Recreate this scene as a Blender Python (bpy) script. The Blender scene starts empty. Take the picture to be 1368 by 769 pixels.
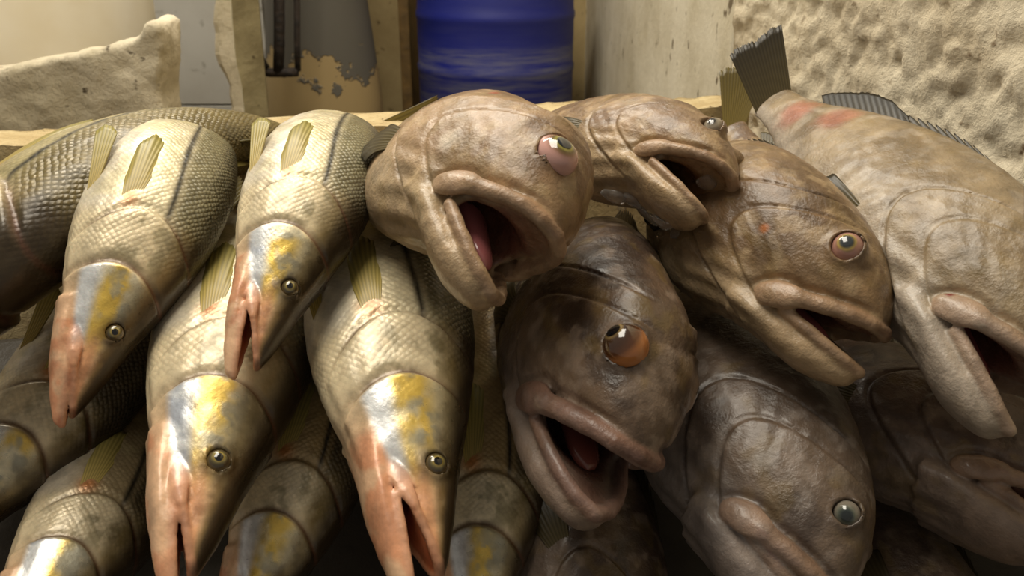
import bpy, bmesh, math, random
import numpy as np
from mathutils import Vector, Matrix

# ------------------------------------------------------------------ camera
SC = bpy.context.scene
COL = SC.collection
W, H, FPX = 1368.0, 769.0, 1185.0
CAM_Z, PITCH = 1.30, math.radians(22.0)
cam_d = bpy.data.cameras.new('camera')
cam_d.sensor_width = 36.0
cam_d.lens = FPX / W * 36.0
cam_d.clip_start = 0.02
cam_d.dof.use_dof = True
cam_d.dof.focus_distance = 0.86
cam_d.dof.aperture_fstop = 9.0
cam = bpy.data.objects.new('camera', cam_d)
COL.objects.link(cam)
cam.location = (0, 0, CAM_Z)
cam.rotation_euler = (math.pi / 2 - PITCH, 0, 0)
SC.camera = cam
CR = np.array([[1, 0, 0],
               [0, math.sin(PITCH), -math.cos(PITCH)],
               [0, math.cos(PITCH), math.sin(PITCH)]])   # columns: camera right, up, back
CP = np.array([0, 0, CAM_Z])

def px(u, v, D):
    """photo pixel at depth D along the view axis -> world point"""
    c = np.array([(u - W / 2) / FPX * D, -(v - H / 2) / FPX * D, -D])
    return CP + CR @ c

def px_y(u, v, Y):
    """photo pixel -> world point on the upright plane y = Y"""
    a = px(u, v, 1.0) - CP
    return CP + a * (Y / a[1])

# ------------------------------------------------------------------ light
world = bpy.data.worlds.new('world')
SC.world = world
world.use_nodes = True
wb = world.node_tree.nodes['Background']
wb.inputs[0].default_value = (1.0, 0.93, 0.82, 1)
wb.inputs[1].default_value = 0.21

def area(name, loc, target, sx, sy, power, col):
    l = bpy.data.lights.new(name, 'AREA')
    l.shape = 'RECTANGLE'; l.size = sx; l.size_y = sy; l.energy = power; l.color = col
    o = bpy.data.objects.new(name, l); COL.objects.link(o)
    o.location = loc
    o.rotation_euler = (Vector(target) - Vector(loc)).to_track_quat('-Z', 'Y').to_euler()
    return o
area('overhead_light', (-0.45, 1.05, 2.75), (-0.1, 0.95, 1.0), 1.6, 0.8, 40, (1.0, 0.93, 0.80))
area('overhead_light', (-0.9, 2.35, 2.75), (-0.8, 2.7, 0.5), 1.2, 0.4, 32, (1.0, 0.93, 0.80))  # added light, placed to brighten the tiled wall and the tub

SC.view_settings.view_transform = 'Standard'
SC.view_settings.look = 'None'
SC.view_settings.exposure = 0.0
SC.view_settings.gamma = 1.0
SC.view_settings.use_curve_mapping = False

# ------------------------------------------------------------------ numeric helpers
F32 = np.float32
def smin(a, b, k):
    h = np.clip(0.5 + 0.5 * (b - a) / k, 0, 1)
    return b + (a - b) * h - k * h * (1 - h)
def smax(a, b, k): return -smin(-a, -b, k)
def sstep(a, b, x):
    t = np.clip((x - a) / (b - a), 0, 1)
    return t * t * (3 - 2 * t)
def mix(a, b, t):
    t = np.asarray(t)[:, None]
    return a * (1 - t) + np.asarray(b) * t
def srgb(*c):
    c = np.array(c, float) / 255.0
    return np.where(c <= 0.04045, c / 12.92, ((c + 0.055) / 1.055) ** 2.4)

def vnoise(p, seed=0):
    """3-D value noise, p (n,3) -> 0..1"""
    i = np.floor(p).astype(np.int64); f = p - i
    f = f * f * (3 - 2 * f)
    def h(o):
        q = i + np.array(o)
        n = (q[:, 0] * 374761393 + q[:, 1] * 668265263 + q[:, 2] * 2147483647 + seed * 1274126177) & 0xffffffff
        n = ((n ^ (n >> 13)) * 1274126177) & 0xffffffff
        n = ((n ^ (n >> 16)) * 2246822519) & 0xffffffff
        return ((n ^ (n >> 15)) & 0xffff) / 65535.0
    r = 0
    for ox in (0, 1):
        wx = f[:, 0] if ox else 1 - f[:, 0]
        for oy in (0, 1):
            wy = f[:, 1] if oy else 1 - f[:, 1]
            for oz in (0, 1):
                wz = f[:, 2] if oz else 1 - f[:, 2]
                r = r + wx * wy * wz * h((ox, oy, oz))
    return r
def fbm(p, seed=0, n=3):
    a, s, r = 0.5, 1.0, 0
    for k in range(n):
        r = r + a * vnoise(p * s, seed + k); a *= 0.5; s *= 2.03
    return r / (1 - 0.5 ** n)

class Tab:
    """smooth 1-D table; sampled densely along sqrt(x) so that noses come out round"""
    def __init__(self, xs, ys, x1=None):
        xs = np.array(xs, float); ys = np.array(ys, float)
        self.x0, self.x1 = xs[0], xs[-1]
        u = np.sqrt((xs - xs[0]) / (xs[-1] - xs[0]))
        m = np.gradient(ys, u)
        uu = np.linspace(0, 1, 800)
        k = np.clip(np.searchsorted(u, uu, 'right') - 1, 0, len(u) - 2)
        hh = u[k + 1] - u[k]; t = (uu - u[k]) / hh
        y = ((2*t**3 - 3*t**2 + 1) * ys[k] + (t**3 - 2*t**2 + t) * hh * m[k]
             + (-2*t**3 + 3*t**2) * ys[k + 1] + (t**3 - t**2) * hh * m[k + 1])
        self.u, self.y = uu, y
    def __call__(self, x):
        t = np.sqrt(np.clip((x - self.x0) / (self.x1 - self.x0), 0, 1))
        return np.interp(t, self.u, self.y)

def loft(x, y, z, top, bot, wid):
    a, b, w = top(x), bot(x), np.maximum(wid(x), 1e-3)
    zc = 0.5 * (a + b); hz = np.maximum(0.5 * (a - b), 1e-3)
    dz = z - zc
    q = np.sqrt((y / w) ** 2 + (dz / hz) ** 2) + 1e-6
    g = np.sqrt((y / w**2) ** 2 + (dz / hz**2) ** 2) + 1e-6
    d = (q - 1) * q / g
    d = np.maximum(d, -np.minimum(w, hz))
    ex = np.maximum(top.x0 - x, 0) + np.maximum(x - top.x1, 0)
    return np.where(ex > 0, np.sqrt(np.maximum(d, 0) ** 2 + ex ** 2), d)

def capsule(x, y, z, a, b, ra, rb):
    ax, ay, az = a; bx, by, bz = b[0] - ax, b[1] - ay, b[2] - az
    t = np.clip(((x - ax) * bx + (y - ay) * by + (z - az) * bz) / (bx*bx + by*by + bz*bz), 0, 1)
    return np.sqrt((x - ax - t*bx)**2 + (y - ay - t*by)**2 + (z - az - t*bz)**2) - (ra + (rb - ra) * t)

def chain(x, y, z, pts, k=0.006):
    """pts: (x,y,z,r) smooth tube"""
    d = None
    for a, b in zip(pts[:-1], pts[1:]):
        c = capsule(x, y, z, a[:3], b[:3], a[3], b[3])
        d = c if d is None else np.minimum(d, c)
    return d

def ellipsoid(x, y, z, c, r, ang=0.0):
    """ang turns the ellipsoid in the x-z plane"""
    ca, sa = math.cos(ang), math.sin(ang)
    X, Y, Z = x - c[0], y - c[1], z - c[2]
    X, Z = ca * X + sa * Z, -sa * X + ca * Z
    k0 = np.sqrt((X/r[0])**2 + (Y/r[1])**2 + (Z/r[2])**2) + 1e-6
    k1 = np.sqrt((X/r[0]**2)**2 + (Y/r[1]**2)**2 + (Z/r[2]**2)**2) + 1e-6
    return k0 * (k0 - 1) / k1

def surface_nets(F, org, h):
    ins = F < 0
    sh = tuple(n - 1 for n in F.shape)
    acc = np.zeros(sh + (3,), F32); cnt = np.zeros(sh, np.int16)
    edges = []
    for ax in range(3):
        sl0 = [slice(None)] * 3; sl1 = [slice(None)] * 3
        sl0[ax] = slice(0, -1); sl1[ax] = slice(1, None)
        A, B = F[tuple(sl0)], F[tuple(sl1)]
        cr = ins[tuple(sl0)] != ins[tuple(sl1)]
        idx = np.argwhere(cr)
        a = A[cr]; b = B[cr]
        p = idx.astype(F32); p[:, ax] += a / (a - b)
        o = [k for k in range(3) if k != ax]
        for du in (0, 1):
            for dv in (0, 1):
                c = idx.copy(); c[:, o[0]] -= du; c[:, o[1]] -= dv
                ok = np.all((c >= 0) & (c < np.array(sh)), axis=1)
                ci = c[ok]
                lin = np.ravel_multi_index(ci.T, sh)
                np.add.at(cnt.reshape(-1), lin, 1)
                for q in range(3):
                    np.add.at(acc.reshape(-1, 3)[:, q], lin, p[ok][:, q])
        edges.append((ax, o, idx, a < 0))
    act = cnt > 0
    vid = np.full(sh, -1, np.int64); vid[act] = np.arange(act.sum())
    V = acc[act] / cnt[act][:, None] * h + np.array(org)
    Q = []
    for ax, o, idx, neg in edges:
        ok = (idx[:, o[0]] > 0) & (idx[:, o[1]] > 0) & (idx[:, o[0]] < sh[o[0]]) & (idx[:, o[1]] < sh[o[1]])
        idx = idx[ok]; neg = neg[ok]
        def vv(du, dv):
            c = idx.copy(); c[:, o[0]] -= du; c[:, o[1]] -= dv
            return vid[c[:, 0], c[:, 1], c[:, 2]]
        q = np.stack([vv(1, 1), vv(0, 1), vv(0, 0), vv(1, 0)], 1)
        if ax == 1: neg = ~neg
        q[~neg] = q[~neg][:, ::-1]
        Q.append(q)
    return V, np.concatenate(Q)

# ------------------------------------------------------------------ species (unit = body length without tail fin, x from snout to tail, z dorsal, +y the side that faces up)
def jawtab(n, w, t, b):
    n = np.array(n, float)
    return dict(top=Tab(n, t), bot=Tab(n, b), wid=Tab(n, w))

GROUPER = dict(
    kind='grouper',
    top=Tab([0, .012, .03, .06, .10, .15, .21, .30, .40, .50, .62, .75, .87, .95, 1.0],
            [.004, .036, .062, .092, .120, .144, .163, .181, .186, .177, .152, .112, .070, .054, .052]),
    bot=Tab([0, .012, .03, .06, .10, .15, .21, .30, .40, .50, .62, .75, .87, .95, 1.0],
            [-.008, -.022, -.034, -.050, -.074, -.104, -.130, -.156, -.164, -.158, -.134, -.096, -.062, -.050, -.048]),
    wid=Tab([0, .012, .03, .06, .10, .15, .21, .30, .40, .50, .62, .75, .87, .95, 1.0],
            [.012, .040, .060, .079, .097, .112, .122, .124, .116, .104, .086, .060, .034, .022, .016]),
    hinge=(.172, -.066), tip=(.0, -.006), jlen=.188, jthick=.064,
    lip=[(-.004, 0, .002, .0125), (.008, .036, -.001, .0130), (.033, .062, -.008, .0140), (.070, .083, -.022, .0150), (.112, .099, -.040, .0165)],
    max_c=(.140, .104, -.053), max_r=(.050, .015, .025), max_a=-.45,
    jw=[(0, .104), (.05, .094), (.10, .079), (.14, .060), (.17, .038), (.188, .008)],
    eye=(.110, .074), eye_r=.026,
    edges=[(.285, .010, .0050, 1.6), (.385, .004, .0075, 1.3)],
    zoff=.01, head=.46)

SNOOK = dict(
    kind='snook',
    top=Tab([0, .01, .03, .07, .12, .18, .25, .34, .44, .55, .70, .84, .94, 1.0],
            [.002, .010, .018, .032, .048, .070, .094, .116, .124, .118, .094, .060, .043, .041]),
    bot=Tab([0, .01, .03, .07, .12, .18, .25, .34, .44, .55, .70, .84, .94, 1.0],
            [-.005, -.012, -.022, -.038, -.058, -.080, -.100, -.116, -.120, -.113, -.089, -.055, -.041, -.039]),
    wid=Tab([0, .01, .03, .07, .12, .18, .25, .34, .44, .55, .70, .84, .94, 1.0],
            [.008, .016, .025, .036, .048, .060, .069, .076, .077, .070, .052, .032, .020, .014]),
    hinge=(.128, -.040), tip=(.0, -.003), jlen=.150, jthick=.030,
    lip=[(.000, 0, .000, .0050), (.010, .015, -.002, .0050), (.030, .026, -.008, .0050), (.060, .036, -.017, .0052), (.090, .044, -.027, .0055)],
    max_c=(.098, .043, -.029), max_r=(.034, .0045, .0110), max_a=-.30,
    jw=[(0, .048), (.04, .043), (.08, .035), (.115, .024), (.135, .015), (.150, .004)],
    eye=(.132, .022), eye_r=.0155,
    edges=[(.240, -.012, .0065, .85), (.335, .000, .0060, .9)],
    zoff=.0, head=.42)

for S in (GROUPER, SNOOK):
    jx = [a for a, b in S['jw']]; jwv = [b for a, b in S['jw']]
    n = len(jx); L_ = jx[-1]
    # tables run from the jaw tip (0) backwards so that the tip is round
    xs = [0] + [L_ - a for a in jx[::-1][1:]] + [L_ + .05]
    ws = jwv[::-1] + [jwv[0] * .96]
    f = np.array(xs) / L_
    S['j_wid'] = Tab(xs, ws)
    S['j_top'] = Tab(xs, np.full(len(xs), .006) * np.minimum(1, .4 + f * 3))
    S['j_bot'] = Tab(xs, -S['jthick'] * np.clip((.42 if S['kind'] == 'grouper' else .25) + 1.0 * np.sqrt(f), 0, 1.15))

def spec(p):
    S = GROUPER if p['kind'] == 'grouper' else SNOOK
    if p.get('brow'):                                # steeper, fuller forehead
        S = dict(S); xs = np.linspace(0, 1, 220) ** 2
        S['top'] = Tab(xs, S['top'](xs) + p['brow'] * np.exp(-((xs - .14) / .08) ** 2))
    return S

def jaw_frame(S, gape):
    hx, hz = S['hinge']; tx, tz = S['tip']
    a0 = math.atan2(tz - hz, hx - tx)
    al = a0 - gape
    return a0, al, (-math.cos(al), math.sin(al)), (math.sin(al), math.cos(al))

def wrinkle(x, y, z, sd):
    return (np.sin(61 * x + 7 * np.sin(23 * z + sd) + sd) * np.sin(47 * z + 31 * y + 5 * np.sin(19 * x + 2 * sd))
            + .5 * np.sin(131 * x - 83 * z + 3 * np.sin(37 * z + 1.7 * sd)))

def fish_sdf(x, y, z, S, p, head=True, info=None):
    ys = y; y = np.abs(y)
    d = loft(x, y, z, S['top'], S['bot'], S['wid'])
    sd = p.get('seed', 0)
    if not head:
        return d - .0005 * wrinkle(x, y, z, sd) * p.get('wr', 1)
    hx, hz = S['hinge']; gape = p.get('gape', .2)
    a0, al, ja, jn = jaw_frame(S, gape)
    JL = S['jlen']
    tj = (x - hx) * ja[0] + (z - hz) * ja[1]
    nj = (x - hx) * jn[0] + (z - hz) * jn[1]
    # face: plates, folds
    wl = np.maximum(S['wid'](x), .01)
    side = sstep(.25, .6, y / wl)
    ed = 0
    for k, (es, zc, h, c) in enumerate(S['edges']):
        f = es - c * (z - zc) ** 2 / .12 * 1.0 - x
        ed = ed + h * sstep(-.004, .004, f) * np.exp(-np.maximum(f, 0) / .07) * side
        ed = ed - .6 * h * np.exp(-((f + .008) / .007) ** 2) * side
    # swelling of the cheek behind the mouth
    dj = loft(JL - tj, y, nj, S['j_top'], S['j_bot'], S['j_wid'])
    big = S['kind'] == 'grouper'
    k1 = .030 if big else .016
    upper = d - ed
    # roof of the mouth / wedge between the jaws
    up_a = a0 + .02
    nu = (x - hx) * math.sin(up_a) + (z - hz) * math.cos(up_a)       # >0 above the upper rim plane
    am = .5 * (a0 + al)
    lo_cut = np.maximum(nu, -x * 0 + (x - hx) * 1.0)                  # region below roof and in front of hinge
    cm = .045 if big else .016
    front = smax(upper, -smax(nu + .004, (x - hx + cm), .01), .010)
    d = smin(front, dj, k1)
    op = max(math.tan(max(gape, .05) / 2) * JL * .62, .012)
    ca = (hx - math.cos(am) * JL * .50, 0, hz + math.sin(am) * JL * .50)
    cav = ellipsoid(x, y, z, ca, (JL * .74, S['jw'][1][1] * .80, op), math.pi - am if False else -am)
    thr = ellipsoid(x, y, z, (hx + .01, 0, hz + .012), (.10 if big else .05, .055 if big else .022, .05 if big else .02))
    cav = smin(cav, thr, .02 if big else .008)
    wedge = smax(smax(nu + .002, -nj + .002, .006), x - hx + cm + .004, .008)
    cav2 = np.minimum(cav, wedge)
    dh = d
    d = smax(d, -cav2, .010 if big else .005)
    # lips
    lp = chain(x, y, z, S['lip'])
    mx = ellipsoid(x, y, z, S["max_c"], S["max_r"], S["max_a"])
    # maxilla with a groove above it
    lj = []
    for a, b in S['jw'][::-1]:
        rr = (.0105 if big else .0050)
        lj.append((hx + ja[0] * a * 1.0, max(b - (.006 if big else .003), 0), hz + ja[1] * a, rr))
    lj = lj[:1] + lj[1:-1]
    lo = chain(x, y, z, lj)
    kk = .009 if big else .005
    d = smin(d, lp, kk)
    d = smin(d, lo, kk * 1.3)
    d = smin(d, mx, .006 if big else .003)
    la = np.minimum(lp, mx)
    gw = .0055 if big else .0028
    above = sstep(-.008, .012, nu - .006) if big else sstep(-.004, .006, nu - .003)
    groove = np.exp(-((la - gw * 1.1) / gw) ** 2) * above * sstep(.02, .05, y)
    d = d + (.0065 if big else .0022) * groove * p.get('lipg', 1.0)
    # throat folds (branchiostegal rays)
    if p.get('folds', 1):
        ang = np.arctan2(z + .02, y + 1e-4)
        m = sstep(-.02, -.06, z) * sstep(.12, .18, x) * sstep(.40, .32, x)
        d = d + (.0018 if big else .0004) * m * np.sin(ang * 17 + 20 * x)
    # eye socket and its rim
    ec = eye_center(S, p)
    er = S['eye_r'] * p.get('eye_s', 1.0)
    lid = p.get('lid', .86)
    ea = np.array(p.get('eye_ax', (-.15, 1, .12)), float); ea /= np.linalg.norm(ea)
    def socket(d, ec, er, lid):
        re = np.sqrt((x - ec[0])**2 + (y - ec[1])**2 + (z - ec[2])**2)
        d = smin(d, re - er * ((1.17 if lid < .95 else .97) if big else 1.10), .016 if big else .007)
        hole = capsule(x, y, z, ec, tuple(np.array(ec) + ea * er * 3), er * lid, er * 1.2) if lid < .95 else re
        return smax(d, -np.minimum(hole, re - er * .95), .004 if big else .002), re
    if p.get('asym'):                                # the other eye has not popped out
        pf = far_eye(p)
        d1, re = socket(d, ec, er, lid)
        d2, _ = socket(d, eye_center(S, pf), S['eye_r'] * pf['eye_s'], .8)
        d = np.where(ys >= 0, d1, d2)
    else:
        d, re = socket(d, ec, er, lid)
    # nostril
    nx_, nz_ = ((S['eye'][0] + p.get('ds', 0.0)) * .62, (S['eye'][1] + p.get('dz', 0.0)) * .83)
    d = d + (.004 if big else .002) * np.exp(-((x - nx_)**2 + (z - nz_)**2) / ((.006 if big else .0035)**2)) * (y > .01)
    for (gx0, gz0, gx1, gz1, gw, gd) in p.get('grooves', []):
        bx, bz = gx1 - gx0, gz1 - gz0
        t = np.clip(((x - gx0) * bx + (z - gz0) * bz) / (bx*bx + bz*bz), 0, 1)
        q = np.sqrt((x - gx0 - t*bx)**2 + (z - gz0 - t*bz)**2)
        d = d + gd * np.exp(-(q / gw)**2) * (y > .02)
    d = d - (.0007 if big else .0005) * wrinkle(x, y, z, sd) * p.get('wr', 1)
    if info is not None:
        info.update(cav=cav2, lp=lp, lo=lo, mx=mx, dj=dj, re=re, er=er, upper=upper, tj=tj, nj=nj, nu=nu)
    return d

def far_eye(p):
    q = dict(p); q['eye_s'] = .8; q['eye_out'] = -.25; q['ds'] = q['dz'] = 0.0
    return q

def side_y(S, s, z):
    a, b, w = float(S['top'](s)), float(S['bot'](s)), float(S['wid'](s))
    zc, hz = (a + b) / 2, (a - b) / 2
    return w * math.sqrt(max(0.0, 1 - ((z - zc) / hz) ** 2))
def zrel(S, s, zr):
    a, b = float(S['top'](s)), float(S['bot'](s))
    return (a + b) / 2 + zr * (a - b) / 2
def side_pt(S, s, zr, out=0.0):
    z = zrel(S, s, zr)
    return np.array([s, side_y(S, s, z) + out, z])
def eye_center(S, p):
    s, z = S['eye'][0] + p.get('ds', 0.0), S['eye'][1] + p.get('dz', 0.0)
    er = S['eye_r'] * p.get('eye_s', 1.0)
    return (s, side_y(S, s, z) - er * (.45 - p.get('eye_out', 0.0)), z)

SA = .24
def bender(p):
    ky, kz, kt = p.get('ky', 0.), p.get('kz', 0.), p.get('twist', 0.)
    s = np.linspace(SA, 1.6, 700); ds = s[1] - s[0]
    e = np.clip((s - SA), 0, .75)
    ay, az = ky * e + p.get('ky2', 0.) * e * e, kz * e
    T = np.stack([np.cos(ay) * np.cos(az), np.sin(ay) * np.cos(az), np.sin(az)], 1)
    P = np.concatenate([[[SA, 0, 0]], np.array([SA, 0, 0]) + np.cumsum(T[:-1] * ds, 0)])
    Y = np.stack([-np.sin(ay), np.cos(ay), 0 * ay], 1)
    Z = np.cross(T, Y)
    tw = kt * e
    Y2 = Y * np.cos(tw)[:, None] + Z * np.sin(tw)[:, None]
    Z2 = -Y * np.sin(tw)[:, None] + Z * np.cos(tw)[:, None]
    def f(v):
        v = np.atleast_2d(np.asarray(v, float)) * np.array([1, p.get('sy', 1.0), p.get('sz', 1.0)])
        o = v.copy()
        m = v[:, 0] > SA
        if m.any():
            q = v[m]; r = []
            for A in (P, Y2, Z2):
                r.append(np.stack([np.interp(q[:, 0], s, A[:, k]) for k in range(3)], 1))
            o[m] = r[0] + r[1] * q[:, 1:2] + r[2] * q[:, 2:3]
        return o
    return f

# ------------------------------------------------------------------ pose from photo landmarks
def rodr(w):
    a = np.linalg.norm(w)
    if a < 1e-9: return np.eye(3)
    k = w / a
    K = np.array([[0, -k[2], k[1]], [k[2], 0, -k[0]], [-k[1], k[0], 0]])
    return np.eye(3) + math.sin(a) * K + (1 - math.cos(a)) * K @ K

def landmark(S, p, nm):
    if isinstance(nm, tuple):
        k = nm[0]
        if k == 'top': return np.array([nm[1], 0, float(S['top'](nm[1]))])
        if k == 'bot': return np.array([nm[1], 0, float(S['bot'](nm[1]))])
        if k == 'side': return side_pt(S, nm[1], nm[2])
    if nm == 'eye':
        e = eye_center(S, p); return np.array([e[0], e[1] + S['eye_r'] * .8, e[2]])
    if nm == 'snout': return np.array([-.005, 0, 0.])
    if nm == 'jaw':
        a0, al, ja, jn = jaw_frame(S, p.get('gape', .2))
        return np.array([S['hinge'][0] + ja[0] * S['jlen'], 0, S['hinge'][1] + ja[1] * S['jlen']])
    if nm == 'corner':
        c = S['max_c']; r = S['max_r'][0]; a = S['max_a']
        return np.array([c[0] + r * math.cos(a), c[1] + .008, c[2] + r * math.sin(a)])
    raise KeyError(nm)

def solve_pose(S, p):
    """rotation, place, length (and bend) that bring the landmarks onto their photo pixels; depth and size are held near the given values"""
    fw = np.array(p['fwd'], float); fw /= np.linalg.norm(fw)
    up = np.array(p['up'], float); up -= fw * (fw @ up); up /= np.linalg.norm(up)
    X = -fw; Y = np.cross(up, X)
    R0 = np.stack([X, Y, up], 1)          # camera space (right, up, towards viewer)
    if 'fix' in p:                                   # mostly out of frame: placed by one point of its axis
        q = dict(p); q['Ls'] = p['L']; q['R'] = CR @ R0
        q['t'] = px(*p['fix']) - q['R'] @ (np.array([.3, 0, 0]) * p['L']); q['err'] = np.zeros((1, 2))
        return q
    lm = [(landmark(S, p, n), np.array(uv, float), (w[0] if w else 1.0)) for n, uv, *w in p['lm']]
    L0, D0 = p['L'], p['D']
    u0 = np.mean([q[1] for q in lm], 0)
    t0 = np.array([(u0[0] - W/2) / FPX * D0, -(u0[1] - H/2) / FPX * D0, -D0]) - L0 * R0 @ np.mean([q[0] for q in lm], 0)
    pv = np.concatenate([[0, 0, 0], t0, [0], [p.get('ky', 0), p.get('kz', 0)], [0, 0, p.get('gape', .2)]])
    U = np.array([q[1] for q in lm]); Wt = np.array([q[2] for q in lm])
    names = [q[0] for q in p['lm']]; moving = [k for k, n in enumerate(names) if n in ('eye', 'jaw')]
    C0 = np.array([q[0] for q in lm])
    ref = np.array([.15, 0, 0.])
    def unpack(v):
        q = dict(p); q['ky'], q['kz'], q['ds'], q['dz'], q['gape'] = v[7], v[8], v[9], v[10], v[11]
        return q
    def res(v):
        q = unpack(v)
        C = C0.copy()
        for k in moving: C[k] = landmark(S, q, names[k])
        b = bender(q)
        R = rodr(v[:3]) @ R0; L = L0 * math.exp(v[6])
        P = (b(C) * L) @ R.T + v[3:6]
        pr = np.stack([W/2 + FPX * P[:, 0] / -P[:, 2], H/2 - FPX * P[:, 1] / -P[:, 2]], 1)
        zr = (R @ (ref * L) + v[3:6])[2]
        return np.concatenate([((pr - U) * Wt[:, None] / 7.0).ravel(),
                               [(-zr - D0) / .012, v[6] / p.get('ls', .06)], v[:3] / p.get('rs', .30),
                               [(v[7] - p.get('ky', 0)) / p.get('ks', .35), (v[8] - p.get('kz', 0)) / p.get('ks', .35)],
                               v[9:11] / (.010 if S['kind'] == 'grouper' else .006), [(v[11] - p.get('gape', .2)) / p.get('gs', .10)]])
    NP = 12
    lam = 1e-2
    r = res(pv); c = r @ r
    for it in range(60):
        J = np.stack([(res(pv + np.eye(NP)[k] * 1e-5) - r) / 1e-5 for k in range(NP)], 1)
        A = J.T @ J
        st = np.linalg.solve(A + lam * np.diag(np.diag(A) + 1e-6), -J.T @ r)
        r2 = res(pv + st); c2 = r2 @ r2
        if c2 < c:
            done = c - c2 < 1e-6 * c
            pv, r, c, lam = pv + st, r2, c2, max(lam * .4, 1e-7)
            if done: break
        else:
            lam *= 4
            if lam > 1e6: break
    q = unpack(pv)
    q['Ls'] = L0 * math.exp(pv[6])
    q['R'] = CR @ rodr(pv[:3]) @ R0
    q['t'] = CP + CR @ pv[3:6]
    e = np.abs(r[:2 * len(lm)] * 7).reshape(-1, 2)
    q['err'] = e
    return q

# ------------------------------------------------------------------ materials
def nmat(name):
    m = bpy.data.materials.new(name); m.use_nodes = True
    nt = m.node_tree; b = nt.nodes['Principled BSDF']
    return m, nt, b
def N(nt, t, **k):
    n = nt.nodes.new(t)
    for a, v in k.items():
        if a.startswith('i_'):
            key = a[2:]; n.inputs[int(key) if key.isdigit() else key].default_value = v
        else: setattr(n, a, v)
    return n
def rgba(c): return (float(c[0]), float(c[1]), float(c[2]), 1.0)

def skin_material(name, scales, bump_scale, bump_str, mott, coat=.25):
    m, nt, b = nmat(name); L = nt.links.new
    ac = N(nt, 'ShaderNodeAttribute', attribute_name='Col')
    ag = N(nt, 'ShaderNodeAttribute', attribute_name='Gls')
    cn = N(nt, 'ShaderNodeAttribute', attribute_name='canon')
    uv = N(nt, 'ShaderNodeAttribute', attribute_name='suv')
    sep = N(nt, 'ShaderNodeSeparateColor'); L(ag.outputs['Color'], sep.inputs[0])
    n1 = N(nt, 'ShaderNodeTexNoise', i_Scale=mott, i_Detail=6.0, i_Roughness=.65)
    L(cn.outputs['Vector'], n1.inputs['Vector'])
    mr = N(nt, 'ShaderNodeMapRange'); L(n1.outputs['Fac'], mr.inputs[0])
    mr.inputs[1].default_value = .3; mr.inputs[2].default_value = .7
    mr.inputs[3].default_value = .68; mr.inputs[4].default_value = 1.28
    mul = N(nt, 'ShaderNodeMix', data_type='RGBA', blend_type='MULTIPLY')
    mul.inputs[0].default_value = 1.0
    L(ac.outputs['Color'], mul.inputs[6]); L(mr.outputs[0], mul.inputs[7])
    col = mul.outputs[2]
    n2 = N(nt, 'ShaderNodeTexNoise', i_Scale=bump_scale, i_Detail=4.0, i_Roughness=.6)
    L(cn.outputs['Vector'], n2.inputs['Vector'])
    bp = N(nt, 'ShaderNodeBump', i_Strength=bump_str, i_Distance=.004)
    L(n2.outputs['Fac'], bp.inputs['Height'])
    nrm = bp.outputs[0]
    if scales:
        vt = N(nt, 'ShaderNodeMapping'); vt.inputs['Rotation'].default_value = (0, 0, math.radians(45))
        L(uv.outputs['Vector'], vt.inputs[0])
        vo = N(nt, 'ShaderNodeTexVoronoi', voronoi_dimensions='2D', i_Scale=scales, i_Randomness=.38)
        L(vt.outputs[0], vo.inputs['Vector'])
        inv = N(nt, 'ShaderNodeMath', operation='SUBTRACT'); inv.inputs[0].default_value = 1.0
        L(vo.outputs['Distance'], inv.inputs[1])
        b2 = N(nt, 'ShaderNodeBump', i_Distance=.004)
        L(inv.outputs[0], b2.inputs['Height']); L(sep.outputs[2], b2.inputs['Strength']); L(nrm, b2.inputs['Normal'])
        nrm = b2.outputs[0]
        # darker skin at the free edge of each scale
        md = N(nt, 'ShaderNodeMapRange'); L(vo.outputs['Distance'], md.inputs[0])
        md.inputs[1].default_value = .25; md.inputs[2].default_value = .62
        md.inputs[3].default_value = 1.12; md.inputs[4].default_value = .50
        mm = N(nt, 'ShaderNodeMix', data_type='RGBA', blend_type='MULTIPLY')
        L(sep.outputs[2], mm.inputs[0]); L(col, mm.inputs[6]); L(md.outputs[0], mm.inputs[7])
        col = mm.outputs[2]
    L(col, b.inputs['Base Color']); L(nrm, b.inputs['Normal'])
    L(sep.outputs[0], b.inputs['Metallic'])
    n3 = N(nt, 'ShaderNodeTexNoise', i_Scale=mott * 2.5, i_Detail=3.0); L(cn.outputs['Vector'], n3.inputs['Vector'])
    m3 = N(nt, 'ShaderNodeMapRange'); L(n3.outputs['Fac'], m3.inputs[0])
    m3.inputs[1].default_value = .3; m3.inputs[2].default_value = .7; m3.inputs[3].default_value = -.09; m3.inputs[4].default_value = .12
    ad = N(nt, 'ShaderNodeMath', operation='ADD', use_clamp=True); L(sep.outputs[1], ad.inputs[0]); L(m3.outputs[0], ad.inputs[1])
    L(ad.outputs[0], b.inputs['Roughness'])
    b.inputs['Coat Weight'].default_value = coat; b.inputs['Coat Roughness'].default_value = .2
    b.inputs['Subsurface Weight'].default_value = .06
    b.inputs['Subsurface Radius'].default_value = (.006, .003, .002); b.inputs['Subsurface Scale'].default_value = 1.0
    return m

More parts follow.
